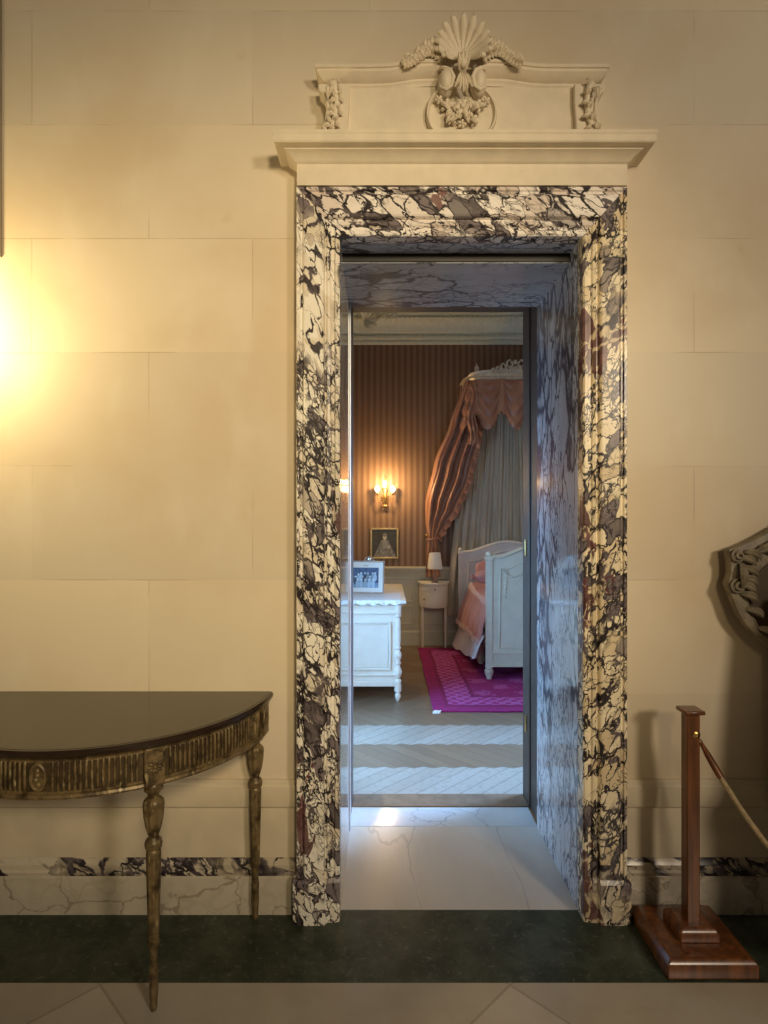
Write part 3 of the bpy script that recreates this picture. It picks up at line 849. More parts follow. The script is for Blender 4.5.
window('window_1', BX0-.1, LW); window('window_2', BX1+.1, RW)
# cornice with modillion details
cn = thing('trim_8', (0, BY1, 3.50), None, None, kind='structure')
pr = [(0,0),(-.02,0),(-.026,.03),(-.014,.034),(-.014,.048),(-.04,.056),(-.045,.085),(-.036,.10),(-.024,.106),(-.024,.118),(-.06,.128),(-.075,.17),(-.11,.225),(-.165,.262),(-.165,.275),(-.145,.279),(-.145,.290),(-.215,.30),(-.225,.335),(-.20,.34),(-.20,.348),(-.26,.37),(-.27,.40),(-.27,.42),(0,.42)]
MB().strip(pr, BX0, BX1).build('crown_moulding', M['cornice'], cn, smooth=25)
m = MB()
n = int((BX1-BX0)/.055)
for k in range(n):
    x = BX0+.03+k*.055
    m.ell((x,-.032,.082),(.020,0,0),(0,-.012,0),(0,0,.018),8,4)
    m.leaf((x,-.125,.225),(x+.03,-.20,.285),.012,.008,(0,-1,-1),n=4)
m.build('ornament_band', M['cornice'], cn, smooth=50)
m = MB()
for k in range(7):
    a = math.radians(-60+k*30)
    m.leaf((-.22,-.20,.22), (-.22+.17*math.cos(a), -.24-.02*k%2, .22+.13*math.sin(a)), .022, .02, (0,-1,-.4), bend=.02)
for k in range(4): m.leaf((-.30+.11*k,-.19,.24), (-.16+.11*k,-.24,.33), .02, .02, (0,-1,-.4), bend=.02)
m.build('corner_leaves', M['cornice'], cn, smooth=50)
# wainscot
wn = thing('trim_9', (0, BY1, 0), None, None, kind='structure')
MB().box(BX0, BX1, -.015, 0, 0, .84).build('dado_board', M['wains'], wn, smooth=0)
MB().strip([(0,.82),(-.028,.82),(-.03,.84),(-.04,.85),(-.04,.865),(-.052,.875),(-.056,.90),(-.05,.91),(0,.915)], BX0, BX1).build('chair_rail', M['wains'], wn, smooth=25)
MB().strip([(0,0),(-.03,0),(-.03,.15),(-.02,.17),(0,.17)], BX0, BX1).build('base_moulding', M['wains'], wn, smooth=25)
def panel_frame(m, x0, x1, z0, z1, y, w=.02, d=.012):
    m.box(x0, x1, y-d, y, z0, z0+w).box(x0, x1, y-d, y, z1-w, z1).box(x0, x0+w, y-d, y, z0+w, z1-w).box(x1-w, x1, y-d, y, z0+w, z1-w)
m = MB()
for x0, x1 in ((-.7,-.1),(0,.34),(.42,.86),(.96,1.9),(2.0,3.2)):
    panel_frame(m, x0, x1, .24, .46, -.015); panel_frame(m, x0, x1, .50, .79, -.015)
m.build('panel_moulding', M['wains'], wn, bevel=.003)

# ================================================================== DRESSER (end panel faces the doorway)
dx0, dx1, dy0, dy1 = -.42, .158, 4.86, 5.94
ds = thing('dresser', ((dx0+dx1)/2, dy0, 0), 'white painted dresser with turned corner column left inside the bedroom', 'dresser')
hx = (dx1-dx0)/2; L = dy1-dy0
MB().box(-hx+.06, hx-.05, .03, L-.02, .13, .80).build('body', M['whitewood'], ds, bevel=.004)
m = MB()
m.rings([[(x*(hx+a), L/2 + y*(L/2+a), z) for x, y in ((-1,-1),(1,-1),(1,1),(-1,1))] for a, z in ((-.005,.796),(.010,.803),(.022,.812),(.022,.830),(.016,.836))])
m.build('dresser_top', M['whitewood'], ds, bevel=.003)
m = MB(); panel_frame(m, -hx+.10, hx-.10, .26, .66, .03, .018, .012); panel_frame(m, -hx+.125, hx-.125, .285, .635, .03, .006, .006)
m.box(-hx+.06, hx-.05, .018, .03, .13, .17).box(-hx+.06, hx-.05, .014, .03, .72, .735).box(-hx+.06, hx-.05, .020, .03, .215,.228)
m.build('end_panel', M['whitewood'], ds, bevel=.003)
colp = [(.006,0),(.014,.012),(.020,.03),(.024,.055),(.018,.07),(.014,.078),(.028,.085),(.030,.095),(.030,.105)]
colb = [(.028,.10),(.030,.13),(.026,.15),(.030,.17),(.024,.185),(.016,.19),(.024,.21),(.033,.235),(.033,.255),(.022,.28),(.017,.30),(.026,.31),(.026,.32),(.018,.335),(.024,.35),(.031,.375),(.031,.39),(.022,.41),(.016,.425),(.026,.435),(.026,.445),(.019,.455),(.022,.50),(.023,.56),(.021,.66),(.018,.685),(.026,.692),(.028,.71),(.028,.80)]
for s in (-1, 1):
    for yy in (.045, L-.06):
        lg = MB().lathe(colp, (s*(hx-.045), yy, 0), 20).build('foot', M['whitewood'], ds, smooth=50)
        MB().lathe(colb, (s*(hx-.045), yy, 0), 24).build('column', M['whitewood'], ds, smooth=50)
for k, (z0, z1) in enumerate(((.16,.36),(.38,.56),(.58,.76))):
    d = MB().box(hx-.05, hx-.030, .10, L-.12, z0, z1).build('drawer', M['whitewood'], ds, bevel=.005)
    for yy in (L*.28, L*.72): MB().tube([(hx-.03,yy-.03,(z0+z1)/2),(hx-.01,yy-.02,(z0+z1)/2-.005),(hx-.01,yy+.02,(z0+z1)/2-.005),(hx-.03,yy+.03,(z0+z1)/2)], .004, 6).build('handle', M['brass'], d)
# lace runner
def lacefn(u, v):
    x = (u-.5)*.54
    tt = v*1.16 - .06
    if tt < .0:  # drop over the near end
        sc = .020 + .022*abs(math.sin(u*PI*6))
        return (x, -.026 + .002*math.sin(u*60), .8385 + tt/.06*sc)
    return (x, -.022 + min(tt, 1.0)*(L*.9), .8395 + .0008*math.sin(u*50)*math.sin(v*70))
m = MB(); m.grid(lacefn, 80, 40, .0015)
tag(m.build('lace_runner', M['lace'], loc=((dx0+dx1)/2, dy0, 0), smooth=50), 'white lace runner with scalloped edge lying on the dresser top', 'table runner')
# photograph frame
pf = thing('photo_frame', (-.165, 5.22, .842), 'framed blue-toned group photograph with pale mount standing on the dresser', 'picture frame', rz=-.10)
tl = .22
def lean(x, z, y=0): return (x, y + z*math.sin(tl), z*math.cos(tl))
FW, FH = .33, .285
m = MB()
for (x0, x1, z0, z1) in ((-FW/2,FW/2,0,.013),(-FW/2,FW/2,FH-.013,FH),(-FW/2,-FW/2+.013,.013,FH-.013),(FW/2-.013,FW/2,.013,FH-.013)):
    m.obox(lean((x0+x1)/2, (z0+z1)/2), ((x1-x0)/2,0,0), (0, .008*math.cos(tl), -.008*math.sin(tl)), (0, (z1-z0)/2*math.sin(tl), (z1-z0)/2*math.cos(tl)))
m.build('frame', M['frame_wood'], pf, bevel=.002)
m = MB(); m.obox(lean(0, FH/2, .003), (FW/2-.012,0,0), (0,.002,0), (0,(FH/2-.012)*math.sin(tl),(FH/2-.012)*math.cos(tl)))
m.build('mount', M['mat'], pf)
ppl = [(.12+.76*k/8+random.uniform(-.02,.02), random.choice((.55,.66,.72)), random.uniform(.3,1)) for k in range(9)] + [(.2+.6*k/4, .40, random.uniform(.4,1)) for k in range(5)]
def photofn(u, v):
    c = Vector((.035,.085,.20))
    if v < .22: c = Vector((.16,.30,.48))
    c *= 1 + .8*noise.noise(Vector((u*9, v*9, 3)))
    for (px, pz, b) in ppl:
        if ((u-px)/.038)**2 + ((v-pz)/.05)**2 < 1: c = Vector((.55,.70,.85))*(.5+.5*b)
        elif ((u-px)/.07)**2 + ((v-pz+.22)/.19)**2 < 1: c = Vector((.35,.52,.70))*b if int(px*50) % 3 else Vector((.02,.04,.09))
    return c
painted('photograph', M['print'], photofn, 80, 60, lambda u, v: (lambda p: (p[0], p[1]-.0035, p[2]))(lean(-.115+.23*u, .050+.175*v)), pf)
m = MB(); m.tube([lean(.03+.045*math.cos(a), FH-.004+.040*math.sin(a)) for a in [PI*i/12 for i in range(13)]], .005, 6)
m.ell(lean(.03, FH+.012), (.022,0,0), (0,.006,0), (0,0,.018))
m.tube([lean(.03+.020*math.cos(a), FH+.002+.020*math.sin(a)) for a in [PI*i/8 for i in range(9)]], .004, 6)
m.build('crest', M['silver'], pf)
MB().obox((0,.10,.12), (.02,0,0), (0,.003,.0), (0,-.045,.12)).build('easel_back', M['frame_wood'], pf)

# ================================================================== BEDROOM SCONCE + PORTRAIT
bs = thing('wall_sconce', (.012, BY1, 1.76), 'small gilt two-arm sconce with lit bulbs above the dark portrait', 'wall lamp')
m = MB()
m.tube([(0,-.02,-.20),(0,-.03,-.12),(0,-.035,-.02),(0,-.03,.06)], [.004,.014,.020,.008], 10)
m.ell((0,-.025,-.09),(.028,0,0),(0,-.015,0),(0,0,.04)); m.ell((0,-.025,.07),(.012,0,0),(0,-.010,0),(0,0,.03))
for s in (-1,1):
    m.leaf((0,-.03,-.06),(s*.05,-.04,-.01),.012,.01); m.leaf((0,-.03,-.12),(s*.035,-.04,-.16),.012,.01); m.leaf((0,-.03,.02),(s*.03,-.035,.07),.008,.008)
    m.tube([(s*.0,-.03,.06),(s*.012,-.03,.10),(s*.014,-.03,.14),(0,-.03,.17)], .003, 6)
m.ell((0,-.03,.185),(.008,0,0),(0,-.008,0),(0,0,.016))
m.build('backplate', M['brass'], bs, smooth=50)
for s in (-1, 1):
    m = MB(); m.tube([(0,-.03,-.06),(s*.03,-.07,-.095),(s*.065,-.10,-.085),(s*.085,-.10,-.04),(s*.088,-.10,-.01)], .0055, 8)
    m.tube([(s*(.045+.016*math.sin(i*.6)), -.08, -.055+.016*math.cos(i*.6)) for i in range(11)], .003, 6)
    ar = m.build('arm', M['brass'], bs, smooth=50)
    MB().lathe([(.006,-.015),(.018,-.008),(.020,-.002),(.010,0),(.009,.02)], (s*.088,-.10,0), 12).build('candle_cup', M['brass'], ar)
    MB().lathe([(.008,.018),(.022,.035),(.028,.055),(.022,.075),(.008,.090)], (s*.088,-.10,0), 16).build('bulb', M['bulb'], bs)
def copy_tree(o, parent=None):
    c = o.copy(); COL.objects.link(c)
    if parent: c.parent = parent
    for ch in [q for q in bpy.data.objects if q.parent == o]: copy_tree(ch, c)
    return c
b2 = copy_tree(bs); b2.location.x = 2.85; b2['group'] = bs['group'] = 'gilt bedroom sconce and its added unseen copy'; b2['label'] = 'unseen matching gilt two-arm sconce added as warm fill on the far side of the bed'  # unseen copy, added to carry a warm fill beyond the bed
pt = thing('framed_portrait', (.004, BY1, 1.005), 'dark framed monochrome portrait hanging under the lit sconce', 'picture', )
MB().box(-.165,.165,-.022,0,0,.022).box(-.165,.165,-.022,0,.338,.360).box(-.165,-.143,-.022,0,.022,.338).box(.143,.165,-.022,0,.022,.338).build('frame', M['gilt_dark'], pt, bevel=.004)
def portfn(u, v):
    c = Vector((.030,.028,.026))*(1+.5*noise.noise(Vector((u*5,v*5,0))))
    du = u-.52
    if v < .62 and abs(du) < .12 + (.62-v)*.55: c = Vector((.17,.17,.17))*(1+.8*noise.noise(Vector((u*12,v*9,5))))
    if (du/.10)**2 + ((v-.47)/.18)**2 < 1: c = Vector((.22,.22,.22))
    if (du/.075)**2 + ((v-.73)/.11)**2 < 1: c = Vector((.42,.40,.37))
    if (du/.085)**2 + ((v-.81)/.07)**2 < 1: c = Vector((.16,.15,.14))
    if ((u-.68)/.05)**2 + ((v-.36)/.06)**2 < 1: c = Vector((.36,.34,.32))
    return c
painted('canvas', M['print'], portfn, 60, 70, lambda u, v: (-.145+.29*u, -.010, .020+.32*v), pt)

# ================================================================== NIGHTSTAND + LAMP
ns = thing('nightstand', (.568, 6.925, 0), 'small white half-round nightstand on slender legs beside the bed', 'nightstand')
def dl(r, a0=PI, n=30, ky=1.45):
    return [(r*math.cos(a0+PI*i/n), ky*r*math.sin(a0+PI*i/n)) for i in range(n+1)]
MB().prism(dl(.168), .475, .735, 'xy').build('body', M['whitewood'], ns, smooth=30, bevel=.004)
MB().prism(dl(.182), .733, .757, 'xy').build('top', M['whitewood'], ns, smooth=30, bevel=.006)
m = MB()
def onfront(a, z, r=.170): return (r*math.cos(a), 1.45*r*math.sin(a), z)
for z0, z1, nm in ((.66,.715,'drawer'),(.50,.64,'door')):
    m = MB(); a0, a1 = PI*1.2, PI*1.8
    fr = lambda u, v: onfront(a0+(a1-a0)*u, z0+(z1-z0)*v, .174)
    m.grid(fr, 20, 1, .008)
    d = m.build(nm, M['whitewood'], ns, smooth=30, bevel=.002)
    MB().ell(onfront(PI*(1.5 if nm=='drawer' else 1.27), (z0+z1)/2, .180), (.009,0,0), (0,.009,0), (0,0,.009)).build('knob', M['darkwood'], d)
for a in (PI*1.17, PI*1.83):
    x, y, _ = onfront(a, 0, .150)
    MB().lathe([(.008,0),(.010,.01),(.012,.25),(.015,.46),(.018,.48)], (x, y, 0), 12).build('leg', M['whitewood'], ns)
for s in (-1, 1):
    MB().lathe([(.008,0),(.010,.01),(.012,.25),(.015,.46),(.018,.48)], (s*.14, -.03, 0), 12).build('leg', M['whitewood'], ns)
tl_ = thing('table_lamp', (.572, 6.75, .757), 'little lamp with white shade and pinkish glass base on the nightstand', 'lamp')
MB().lathe([(.040,0),(.045,.006),(.030,.014),(.012,.022),(.010,.03),(.020,.045),(.030,.07),(.024,.095),(.010,.115),(.012,.125),(.006,.135),(.006,.19)], n=24).build('lamp_base', M['crystal'], tl_, smooth=50)
m = MB(); rr = []
for r, z in ((.086,.155),(.062,.335)): rr.append([(r*(1+.012*(i%2))*math.cos(2*PI*i/64), r*(1+.012*(i%2))*math.sin(2*PI*i/64), z) for i in range(64)])
rr += [[(x*.96, y*.96, z) for x, y, z in r] for r in rr[::-1]]
m.rings(rr + [rr[0]], cap=False); m.build('lamp_shade', M['shade'], tl_, smooth=20)

# ================================================================== BED
CX = 1.42
bd = thing('bed', (CX, 5.5, 0), 'cream painted bed with arched carved footboard standing on the magenta rug', 'bed')
BL = 1.34
def arch(hw, zb_, zs, zc_, n=24):
    """board outline: straight foot, shoulders at zs, swept arch to zc_"""
    top = []
    for i in range(n+1):
        t = -1 + 2*i/n; x = t*hw
        k = (0.5+0.5*math.cos(PI*min(1, abs(t)/.86)))
        top.append((x, zs + (zc_-zs)*k**.75))
    return [(-hw, zb_)] + top + [(hw, zb_)]
hwF = .553
foot = MB().prism(arch(.425, .15, 1.13, 1.235), .02, .055).build('footboard', M['creamwood'], bd, smooth=30, bevel=.005)
m = MB()
a_ = arch(.425, .15, 1.13, 1.235)[1:-1]
m.tube([(x, .035, z+.004) for x, z in a_], .022, 8, flat=1.2)
m.box(-.43,.43,-.004,.06,.13,.155).box(-.43,.43,.004,.03,.245,.262)
# sunk panel border
bi = [(-.36,.30)] + [(x*.82, z-.105) for x, z in a_] + [(.36,.30),(-.36,.30)]
m.tube([(x, .019, z) for x, z in bi], .009, 6)
m.build('rail_moulding', M['creamwood'], foot, smooth=50)
g = MB()
for s in (-1,1):
    for i in range(12):
        t = i/11
        x = s*(.04 + .25*t); z = .985 - .030*math.sin(PI*((t*2) % 1)) 
        g.ell((x,.016,z),(.013,0,0),(0,-.010,0),(0,0,.010),6,4)
    for i in range(6): g.ell((s*.30,.016,.98-.042*i),(.014-.0012*i,0,0),(0,-.010,0),(0,0,.015),6,4)
    rosette(g, s*.30, .014, 1.0, .024, 5)
rosette(g, 0, .014, 1.01, .035, 6)
g.build('carved_garland', M['creamwood'], foot, smooth=50)
def bedpost(m, x, y, h, r=.030):
    m.rings([[(x + a*q, y + b*q, z) for a, b in ((-1,-1),(1,-1),(1,1),(-1,1))] for q, z in ((r,.12),(r,h-.05),(r*1.25,h-.045),(r*1.25,h-.02),(r*.8,h-.01))])
    m.ell((x,y,h+.004),(r*1.1,0,0),(0,r*1.1,0),(0,0,.028),12,8)
for s in (-1, 1):
    m = MB(); bedpost(m, s*.450, .04, 1.155, .030); p = m.build('bedpost', M['creamwood'], bd, bevel=.003)
    MB().lathe([(.016,0),(.024,.012),(.026,.03),(.040,.062),(.044,.085),(.034,.10),(.026,.106),(.036,.112),(.036,.125)], (s*.450,.04,0), 20).build('foot', M['creamwood'], p, smooth=50)
    m = MB(); m.box(s*.435-.018, s*.435+.018, .05, BL, .26, .40); r_ = m.build('side_rail', M['creamwood'], bd, bevel=.004)
    MB().lathe([(.018,0),(.03,.02),(.042,.055),(.045,.08),(.030,.105),(.034,.12),(.034,.27)], (s*.435,.60,0), 20).build('middle_foot', M['creamwood'], r_, smooth=50)
hb = MB().prism(arch(.530, .20, 1.09, 1.205), BL, BL+.045).build('headboard', M['whitewood'], bd, smooth=30, bevel=.005)
m = MB(); a2 = arch(.530, .2, 1.09, 1.205)[1:-1]
m.tube([(x, BL+.02, z+.004) for x, z in a2], .022, 8, flat=1.2)
bi = [(-.455,.35)] + [(x*.86, z-.10) for x, z in a2] + [(.455,.35)]
m.tube([(x, BL-.002, z) for x, z in bi], .009, 6); m.build('rail_moulding', M['whitewood'], hb, smooth=50)
for s in (-1, 1):
    m = MB(); bedpost(m, s*.545, BL+.02, 1.115, .024); p = m.build('bedpost', M['whitewood'], bd, bevel=.003)
    MB().lathe([(.016,0),(.024,.012),(.026,.03),(.036,.062),(.03,.10),(.03,.125)], (s*.545,BL+.02,0), 16).build('foot', M['whitewood'], p, smooth=50)
MB().box(-.42,.42,.07,BL-.01,.36,.66).build('mattress', M['ruffle'], bd, bevel=.04, seg=4)
# bedspread: pink cover with light border, falls over the side
def spread(u, v):
    s_ = u*2-1; y = 5.60 + v*(1.16)
    a = abs(s_); sg = 1 if s_ >= 0 else -1
    lift = .05*max(0, v-.70)/.30
    if a < .58:
        x = a/.58*.44; z = .700 + .065*math.cos(a/.58*PI/2) + .012*noise.noise(Vector((s_*4, v*5, 0))) + lift
    else:
        t = (a-.58)/.42
        fl = .055 + .07*v
        x = .44 + fl*math.sin(t*PI/2) + .030*t + .012*t*math.sin(v*34); z = .700 + lift - (.40+lift)*t - .01*math.sin(v*9)
    return (CX + sg*x, y, z)
m = MB(); m.grid(spread, 72, 60, .008)
bs_ = thing('bedspread', (0,0,0), 'dusty pink quilted bedspread falling over the side of the bed', 'bedspread')
bs_.location = (CX, 5.6, .36)
o = m.build('cover', M['pink'], bs_, smooth=60); o.location = (-CX, -5.6, -.36)
for sg in (-1, 1):
    for (w0, w1, lf) in ((.56,.62,.008),(.95,1.0,.010)):
        m = MB()
        m.grid(lambda u, v: Vector(spread(.5 + sg*.5*(w0+(w1-w0)*u), v)) + V(sg*lf*.8, 0, lf), 5, 50, .004)
        o = m.build('border_band', M['pinkband'], bs_, smooth=60); o.location = (-CX, -5.6, -.36)
    m = MB()
    def ruf(u, v):
        y = 5.585 + v*1.19
        return (CX + sg*(.475 + (.10+.06*v)*(u**.8) + (.010+.016*u)*math.sin(v*95)), y + .012*math.cos(v*95), .40 - (.22+.14*v)*u + .010*math.sin(v*14))
    m.grid(ruf, 10, 240, .004)
    o = m.build('bed_skirt', M['ruffle'], smooth=60)
    tag(o, 'white gathered ruffle hanging under the pink bedspread on the %s side of the bed' % ('near left' if sg < 0 else 'far right'), 'bed skirt')
def pillow(name, c, sx_, sy_, sz_, rx, mat, label, cat, rz=0):
    m = MB(); rr = []; nu, nv = 28, 14
    for j in range(nv+1):
        ph = -PI/2 + PI*j/nv; row = []
        for i in range(nu):
            th = 2*PI*i/nu
            se = lambda q, e: math.copysign(abs(q)**e, q)
            row.append(V(sx_*se(math.cos(ph), .8)*se(math.cos(th), .55), sy_*se(math.cos(ph), .8)*se(math.sin(th), .55), sz_*math.sin(ph) + .008*math.sin(th*7)*math.cos(ph)))
        rr.append(row)
    m.rings(rr); o = m.build(name, mat, smooth=70, loc=c); o.rotation_euler = (rx, 0, rz)
    return tag(o, label, cat)
pillow('pillow', (1.42, 6.64, .90), .41, .135, .06, 1.10, M['pink'], 'pink satin pillow propped against the white headboard', 'pillow')
def bol(name, c, r, l):
    m = MB(); m.lathe([(.004,-l-.02),(r*.45,-l-.01),(r*.28,-l+.02),(r*.8,-l+.05),(r,-l+.09),(r*1.02,0),(r,l-.09),(r*.8,l-.05),(r*.28,l-.02),(r*.45,l+.01),(.004,l+.02)], n=24, flute=lambda z,a: 1+.05*math.cos(9*a)*(abs(z)>l*.55))
    for v in m.bm.verts: v.co = Vector((v.co.z, v.co.x, v.co.y))
    o = m.build(name, M['pink'], smooth=60, loc=c); return tag(o, 'pink satin bolster with gathered ends lying in front of the pillows', 'bolster')
bol('bolster', (CX, 6.42, .855), .068, .47)

# ================================================================== CANOPY (corona on the wall) + DRAPES
M['crown'] = plain('ivory_gilt_crown_wood', (.60,.52,.38), .38, .15, var=.12, scale=30)
cr = thing('bed_canopy', (CX, BY1, 3.0), 'carved ivory and gilt canopy crown mounted on the wall above the bed', 'canopy')
PY = .50    # projection
def plan(t, k=1.0):
    """t 0..1 from left wall end round the front to the right wall end (plan outline)"""
    a = PI + PI*t
    ex = .42
    c_, s_ = math.cos(a), math.sin(a)
    x = .520*k*math.copysign(abs(c_)**ex, c_); y = PY*k*math.copysign(abs(s_)**ex, s_)
    return x, y
def zrise(t):
    f = 1-abs(2*t-1)     # 0 at ends, 1 at middle
    return .0 + .038*(1/(1+math.exp(-(f-.40)*30))) + .020*max(0, (f-.45)/.55)
NPL = 72
m = MB(); rr = []
for i in range(NPL+1):
    t = i/NPL; x, y = plan(t); x2, y2 = plan(t, .94); z = zrise(t); h = .045
    f = V(x, y, 0).normalized()
    rr.append([(x2,y2,-.01),(x,y,-.01),(x+f.x*.02,y+f.y*.02,.012),(x,y,.028),(x,y,h*.6+z*.5),(x+f.x*.016,y+f.y*.016,h*.6+z*.5+.016),(x+f.x*.018,y+f.y*.018,h*.35+z+.02),(x2,y2,h*.35+z+.025)])
m.rings(rr); m.build('crown_rim', M['crown'], cr, smooth=40)
MB().prism([plan(i/40, .93) for i in range(41)], -.012, 0.0, 'xy').build('canopy_board', M['creamwood'], cr, smooth=0)
for t in (.295, .705):
    x, y = plan(t); z = zrise(t)
    MB().lathe([(.012,0),(.022,.01),(.012,.022),(.026,.045),(.030,.065),(.022,.088),(.006,.102),(.010,.112),(.004,.125)], (x*.97, y*.97, .008+z), 16).build('finial', M['crown'], cr, smooth=50)
g = MB()
yF = -PY-.01
for s in (-1, 1):
    for (cx_, cz_, r0, tn) in ((.055,.185,.042,1.9),(.125,.155,.034,1.9),(.185,.130,.026,1.8),(.035,.125,.028,1.6),(.10,.110,.020,1.6),(.235,.118,.018,1.6)):
        n = 24
        g.tube([(s*(cx_*1.0+ r0*(1-.45*i/n)*math.sin(i/n*tn*PI)), yF-.020-.006*math.sin(i*.4), cz_ + r0*(1-.45*i/n)*math.cos(i/n*tn*PI)) for i in range(n+1)], .011, 6)
    for k in range(5):
        bx = s*(.02+.05*k)
        g.leaf((bx, yF-.01, .085), (bx + s*.03, yF-.03, .175-.018*k), .013, .012, bend=.010*s)
g.ell((0,yF-.02,.205),(.020,0,0),(0,-.014,0),(0,0,.026)); rosette(g, 0, yF-.02, .13, .036, 7)
g.build('pierced_crest', M['crown'], cr, smooth=50, loc=(0,.012,-.034))
# valance: swagged satin round the rim
vz = 2.99
PL = [plan(i/600, .985) for i in range(601)]
SL = [0]
for a_, b_ in zip(PL, PL[1:]): SL.append(SL[-1] + math.hypot(b_[0]-a_[0], b_[1]-a_[1]))
def along(s_):
    """point and outward direction at signed distance s_ from the middle of the front"""
    q = SL[-1]/2 + s_; k = 0
    lo, hi = 0, 600
    while hi-lo > 1:
        mid = (lo+hi)//2
        if SL[mid] < q: lo = mid
        else: hi = mid
    f_ = (q-SL[lo])/max(1e-9, SL[hi]-SL[lo]); a, b = PL[lo], PL[hi]
    p = V(a[0]+(b[0]-a[0])*f_, a[1]+(b[1]-a[1])*f_, 0); a, b = PL[max(0, lo-12)], PL[min(600, hi+12)]
    t = V(b[0]-a[0], b[1]-a[1], 0).normalized()
    return p, V(t.y, -t.x, 0)*(1 if p.dot(V(t.y,-t.x,0)) > 0 else -1)
SW = .285
def valance(u, v):
    s_ = (u-.5)*SW*5
    p, f = along(s_)
    ph = (u*5) % 1.0
    dip = math.sin(PI*ph)
    drop = .16 + .40*dip**.75
    w = v*7.5 + .5 + .25*math.sin(s_*31)
    fold = .028*(abs(math.sin(w*PI*.5)))**.7*(.25+.75*dip)*min(1, v*6)
    k = .010 + fold + .045*v*dip
    return (CX + p.x + f.x*k, BY1 + p.y + f.y*k, vz - v*drop - .012*dip*math.sin(w*PI))
m = MB(); m.grid(valance, 260, 60, .004)
for jn in range(6):
    s0 = (jn/5-.5)*SW*5
    p, f = along(s0); t = V(-f.y, f.x, 0)
    def tail(u, v):
        a = 2*PI*u; r = (.012 + .040*v)*(1+.22*math.sin(5*a))
        q = p + f*(.035 + r*.55*math.cos(a)) + t*(r*math.sin(a))
        return (CX + q.x, BY1 + q.y, vz - .005 - v*(.37 + .02*math.sin(5*a)))
    m.grid(tail, 40, 14, .003)
o = m.build('valance', M['satin'], smooth=80); tag(o, 'copper pink satin valance gathered in swags under the canopy crown', 'valance')
# fringe tassels on valance at the swag joints are part of the cloth
DT = [(0,.955,.060,3.00),(.25,.885,.150,2.50),(.50,.745,.180,2.02),(.75,.635,.160,1.62),(.88,.585,.105,1.42),(1.0,.560,.052,1.24),(1.12,.555,.070,1.08),(1.35,.565,.082,.80)]
def drape_path(v):
    for a, b in zip(DT, DT[1:]):
        if v <= b[0] + 1e-9:
            t = (v-a[0])/(b[0]-a[0]); t2 = t*t*(3-2*t)*.5 + t*.5
            x, w, z = (a[k] + (b[k]-a[k])*(t2 if k < 3 else t) for k in (1,2,3))
            break
    return x, 6.60 + .315*min(1, v*1.1), z, w
def drape(u, v):
    vv = v*1.35
    x, y, z, w = drape_path(vv)
    s_ = u*2-1
    amp = .014 + .028*math.sin(PI*min(1, vv))
    yy = y + amp*math.sin(u*PI*7 + 1.5*math.sin(vv*3)) + .4*amp*math.sin(u*PI*15+2*vv)
    # lower right edge sags toward the bed before the tieback
    sag = .10*max(0, s_)*math.sin(PI*min(1, vv))**2
    zz = z - .06*s_*math.sin(PI*min(1,vv))
    return (x + s_*w + sag*.3, yy - .02*s_, zz)
m = MB(); m.grid(drape, 110, 110, .004)
dr_ = thing('bed_curtain', (.63, 6.9, 1.4), 'copper pink satin side curtain sweeping down from the canopy to its tieback', 'curtain')
o = m.build('drape', M['satin'], dr_, smooth=80); o.location = (-.63,-6.9,-1.4)
m = MB()
def frill(u, v):
    vv = u*1.0
    p = Vector(drape(1.0, vv/1.35))
    return p + V(.040*v + .014*math.sin(u*90)*v, .016*math.sin(u*90+1), -.035*v)
m.grid(frill, 200, 3, .003)
o = m.build('frilled_edge', M['satin'], dr_, smooth=80); o.location = (-.63,-6.9,-1.4)
m = MB(); m.tube([(.560+.065*math.cos(a), 6.88+.050*math.sin(a), 1.24+.012*math.cos(a)) for a in [2*PI*i/24 for i in range(25)]], .012, 8)
o = m.build('tieback', M['satin'], dr_, smooth=60); o.location = (-.63,-6.9,-1.4)
MB().lathe([(.004,0),(.012,.006),(.018,.02),(.010,.04)], (.49-.63, .0, 1.26-1.4), 12).build('tieback_knob', M['brass'], dr_)
# puffy jabot beside the valance
def jabot(u, v):
    x = .925 + .10*u - .03*v; z = 2.93 - .62*v
    return (x + .02*math.sin(v*9), 6.52 - .03*math.sin(PI*u) + .018*math.sin(u*18) + .015*math.sin(v*26), z - .04*math.sin(u*PI))
m = MB(); m.grid(jabot, 40, 60, .004)
o = m.build('jabot', M['satin'], dr_, smooth=80); o.location = (-.63,-6.9,-1.4)
# pale lining behind the bed, fanned pleats
def lining(u, v):
    xt = 1.00 + .84*u; xb = .70 + 1.40*u
    k = v**.9
    x = xt + (xb-xt)*k
    pl = math.sin(u*PI*24 + 3*math.sin(u*9)) + .5*math.sin(u*PI*57+v)
    return (x + .006*pl, 6.935 - .05*(1-v)*1.0 + .018*pl, 2.98 - 2.62*v)
m = MB(); m.grid(lining, 260, 40, .003)
o = m.build('back_curtain', M['lining'], smooth=80); tag(o, 'pale grey-green pleated cloth hanging flat behind the headboard', 'curtain')

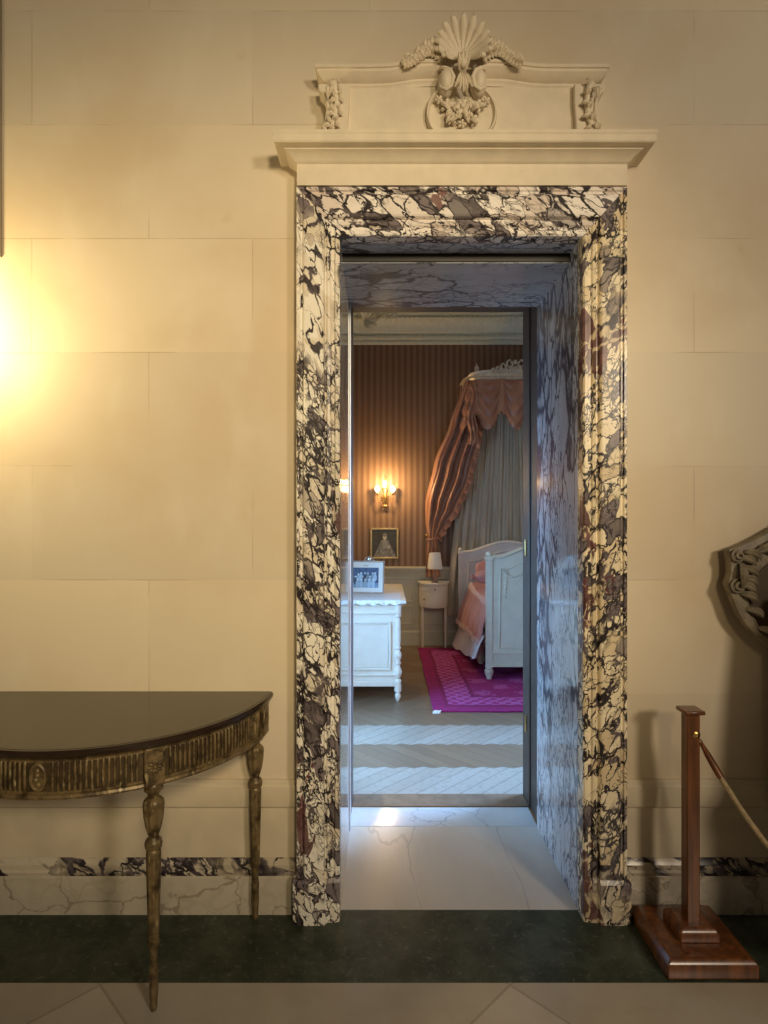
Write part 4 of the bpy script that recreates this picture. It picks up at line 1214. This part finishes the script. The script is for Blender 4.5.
# ================================================================== RUG
rx0, rx1, ry0, ry1 = .385, 2.75, 4.64, 6.80
def rugcol(u, v):
    base = Vector((.30,.012,.135))
    x, y = u*(rx1-rx0), v*(ry1-ry0)
    e = min(x, rx1-rx0-x, y, ry1-ry0-y)
    n = noise.noise(Vector((x*26, y*26, 0)))
    c = base*(1+.35*n)
    if .14 < e < .34:
        c = base*1.15 if math.sin(x*58)*math.sin(y*58) > .1 + .5*n else Vector((.46,.10,.34))
    elif .10 < e <= .14 or .34 <= e < .37: c = Vector((.22,.008,.09))
    elif e >= .37:
        if (math.sin(x*17+2*n)*math.sin(y*17) > .45): c = Vector((.42,.07,.26))
    return c
rg = thing('rug', (rx0, ry0, 0), 'magenta patterned woven rug under the bed on the parquet', 'rug')
o = painted('carpet', M['rug'], rugcol, 150, 140, lambda u, v: ((rx1-rx0)*u + .012*noise.noise(Vector((v*5,1,1))), (ry1-ry0)*v + .010*noise.noise(Vector((u*7,2,3))), .012+.002*noise.noise(Vector((u*12,v*12,0)))), rg, thick=.011)
m = MB()
for k in range(16):
    a = random.uniform(-.5,.5)
    m.tube([(.01+.006*k*.6, .015, .010), (-.004+.006*k*.6-.02*abs(a), -.018, .012), (-.012+.006*k*.6+.02*a, -.040-.01*random.random(), .004)], [.003,.003,.002], 5)
m.build('corner_fringe', M['ruffle'], rg)

# ================================================================== LIGHTS
def area(name, loc, tgt, sx_, sy_, e, c, spread=180):
    l = bpy.data.lights.new(name, 'AREA'); l.shape = 'RECTANGLE'; l.size = sx_; l.size_y = sy_; l.energy = e; l.color = c; l.spread = math.radians(spread)
    o = bpy.data.objects.new(name, l); COL.objects.link(o); o.location = loc
    d = Vector(tgt) - Vector(loc); o.rotation_euler = d.to_track_quat('-Z', 'Z').to_euler(); return o
def point(name, loc, e, c, r=.05):
    l = bpy.data.lights.new(name, 'POINT'); l.energy = e; l.color = c; l.shadow_soft_size = r
    o = bpy.data.objects.new(name, l); COL.objects.link(o); o.location = loc; return o
WARM = (1,.74,.42)
def spot(name, loc, tgt, ang, e, c, r=.15, blend=1.0):
    l = bpy.data.lights.new(name, 'SPOT'); l.energy = e; l.color = c; l.shadow_soft_size = r; l.spot_size = math.radians(ang); l.spot_blend = blend
    o = bpy.data.objects.new(name, l); COL.objects.link(o); o.location = loc
    o.rotation_euler = (Vector(tgt)-Vector(loc)).to_track_quat('-Z', 'Z').to_euler(); return o
point('hall_sconce_light', (-1.73, YW-.24, 2.24), 34, (1,.77,.38), .10)
area('hall_lamp_light', (3.1,-3.1,3.2), (.6,2.3,1.9), .7, .7, 118, (1,.84,.63))
spot('hall_fill_spot', (.9,-2.3,3.1), (-.30,YW,1.86), 47, 570, (1,.79,.455), .3)  # added fill: brightens mid wall, leaves the lower wall darker
area('window_daylight', (BX0-.35, (LW[0]+LW[1])/2, (LW[2]+LW[3])/2+.1), (1.2, 4.4, .6), 1.0, 1.6, 100, (.24,.56,1), 130)
area('far_window_daylight', (BX1+.35, (RW[0]+RW[1])/2, 1.9), (-.2, 2.9, .3), 1.3, 2.2, 100, (.30,.55,1), 45)
point('sconce_light', (.012, BY1-.24, 1.88), 23, (1,.64,.26), .03)
point('bedside_fill_light', (2.85, BY1-.14, 1.84), 8, (1,.66,.30), .05)  # added warm fill at the unseen second sconce
area('bedroom_warm_fill', (1.3, 5.0, 3.3), (1.3, 5.0, 0), .7, .7, 6, (1,.78,.50))  # added overhead warm fill, stands for no visible lamp

w = bpy.data.worlds.new('World'); scn.world = w; w.use_nodes = True
w.node_tree.nodes['Background'].inputs[0].default_value = (1,.80,.58,1)
w.node_tree.nodes['Background'].inputs[1].default_value = .075

cam = bpy.data.cameras.new('Camera'); co = bpy.data.objects.new('Camera', cam); COL.objects.link(co)
co.location = (0,0,1.55); co.rotation_euler = (PI/2,0,0)
cam.sensor_fit = 'VERTICAL'; cam.sensor_height = 24; cam.lens = 600/1024*24; cam.clip_start = .05
scn.camera = co
scn.view_settings.view_transform = 'Standard'; scn.view_settings.look = 'None'; scn.view_settings.exposure = 0; scn.view_settings.gamma = 1
scn.view_settings.use_curve_mapping = False
scn.cycles.max_bounces = 8
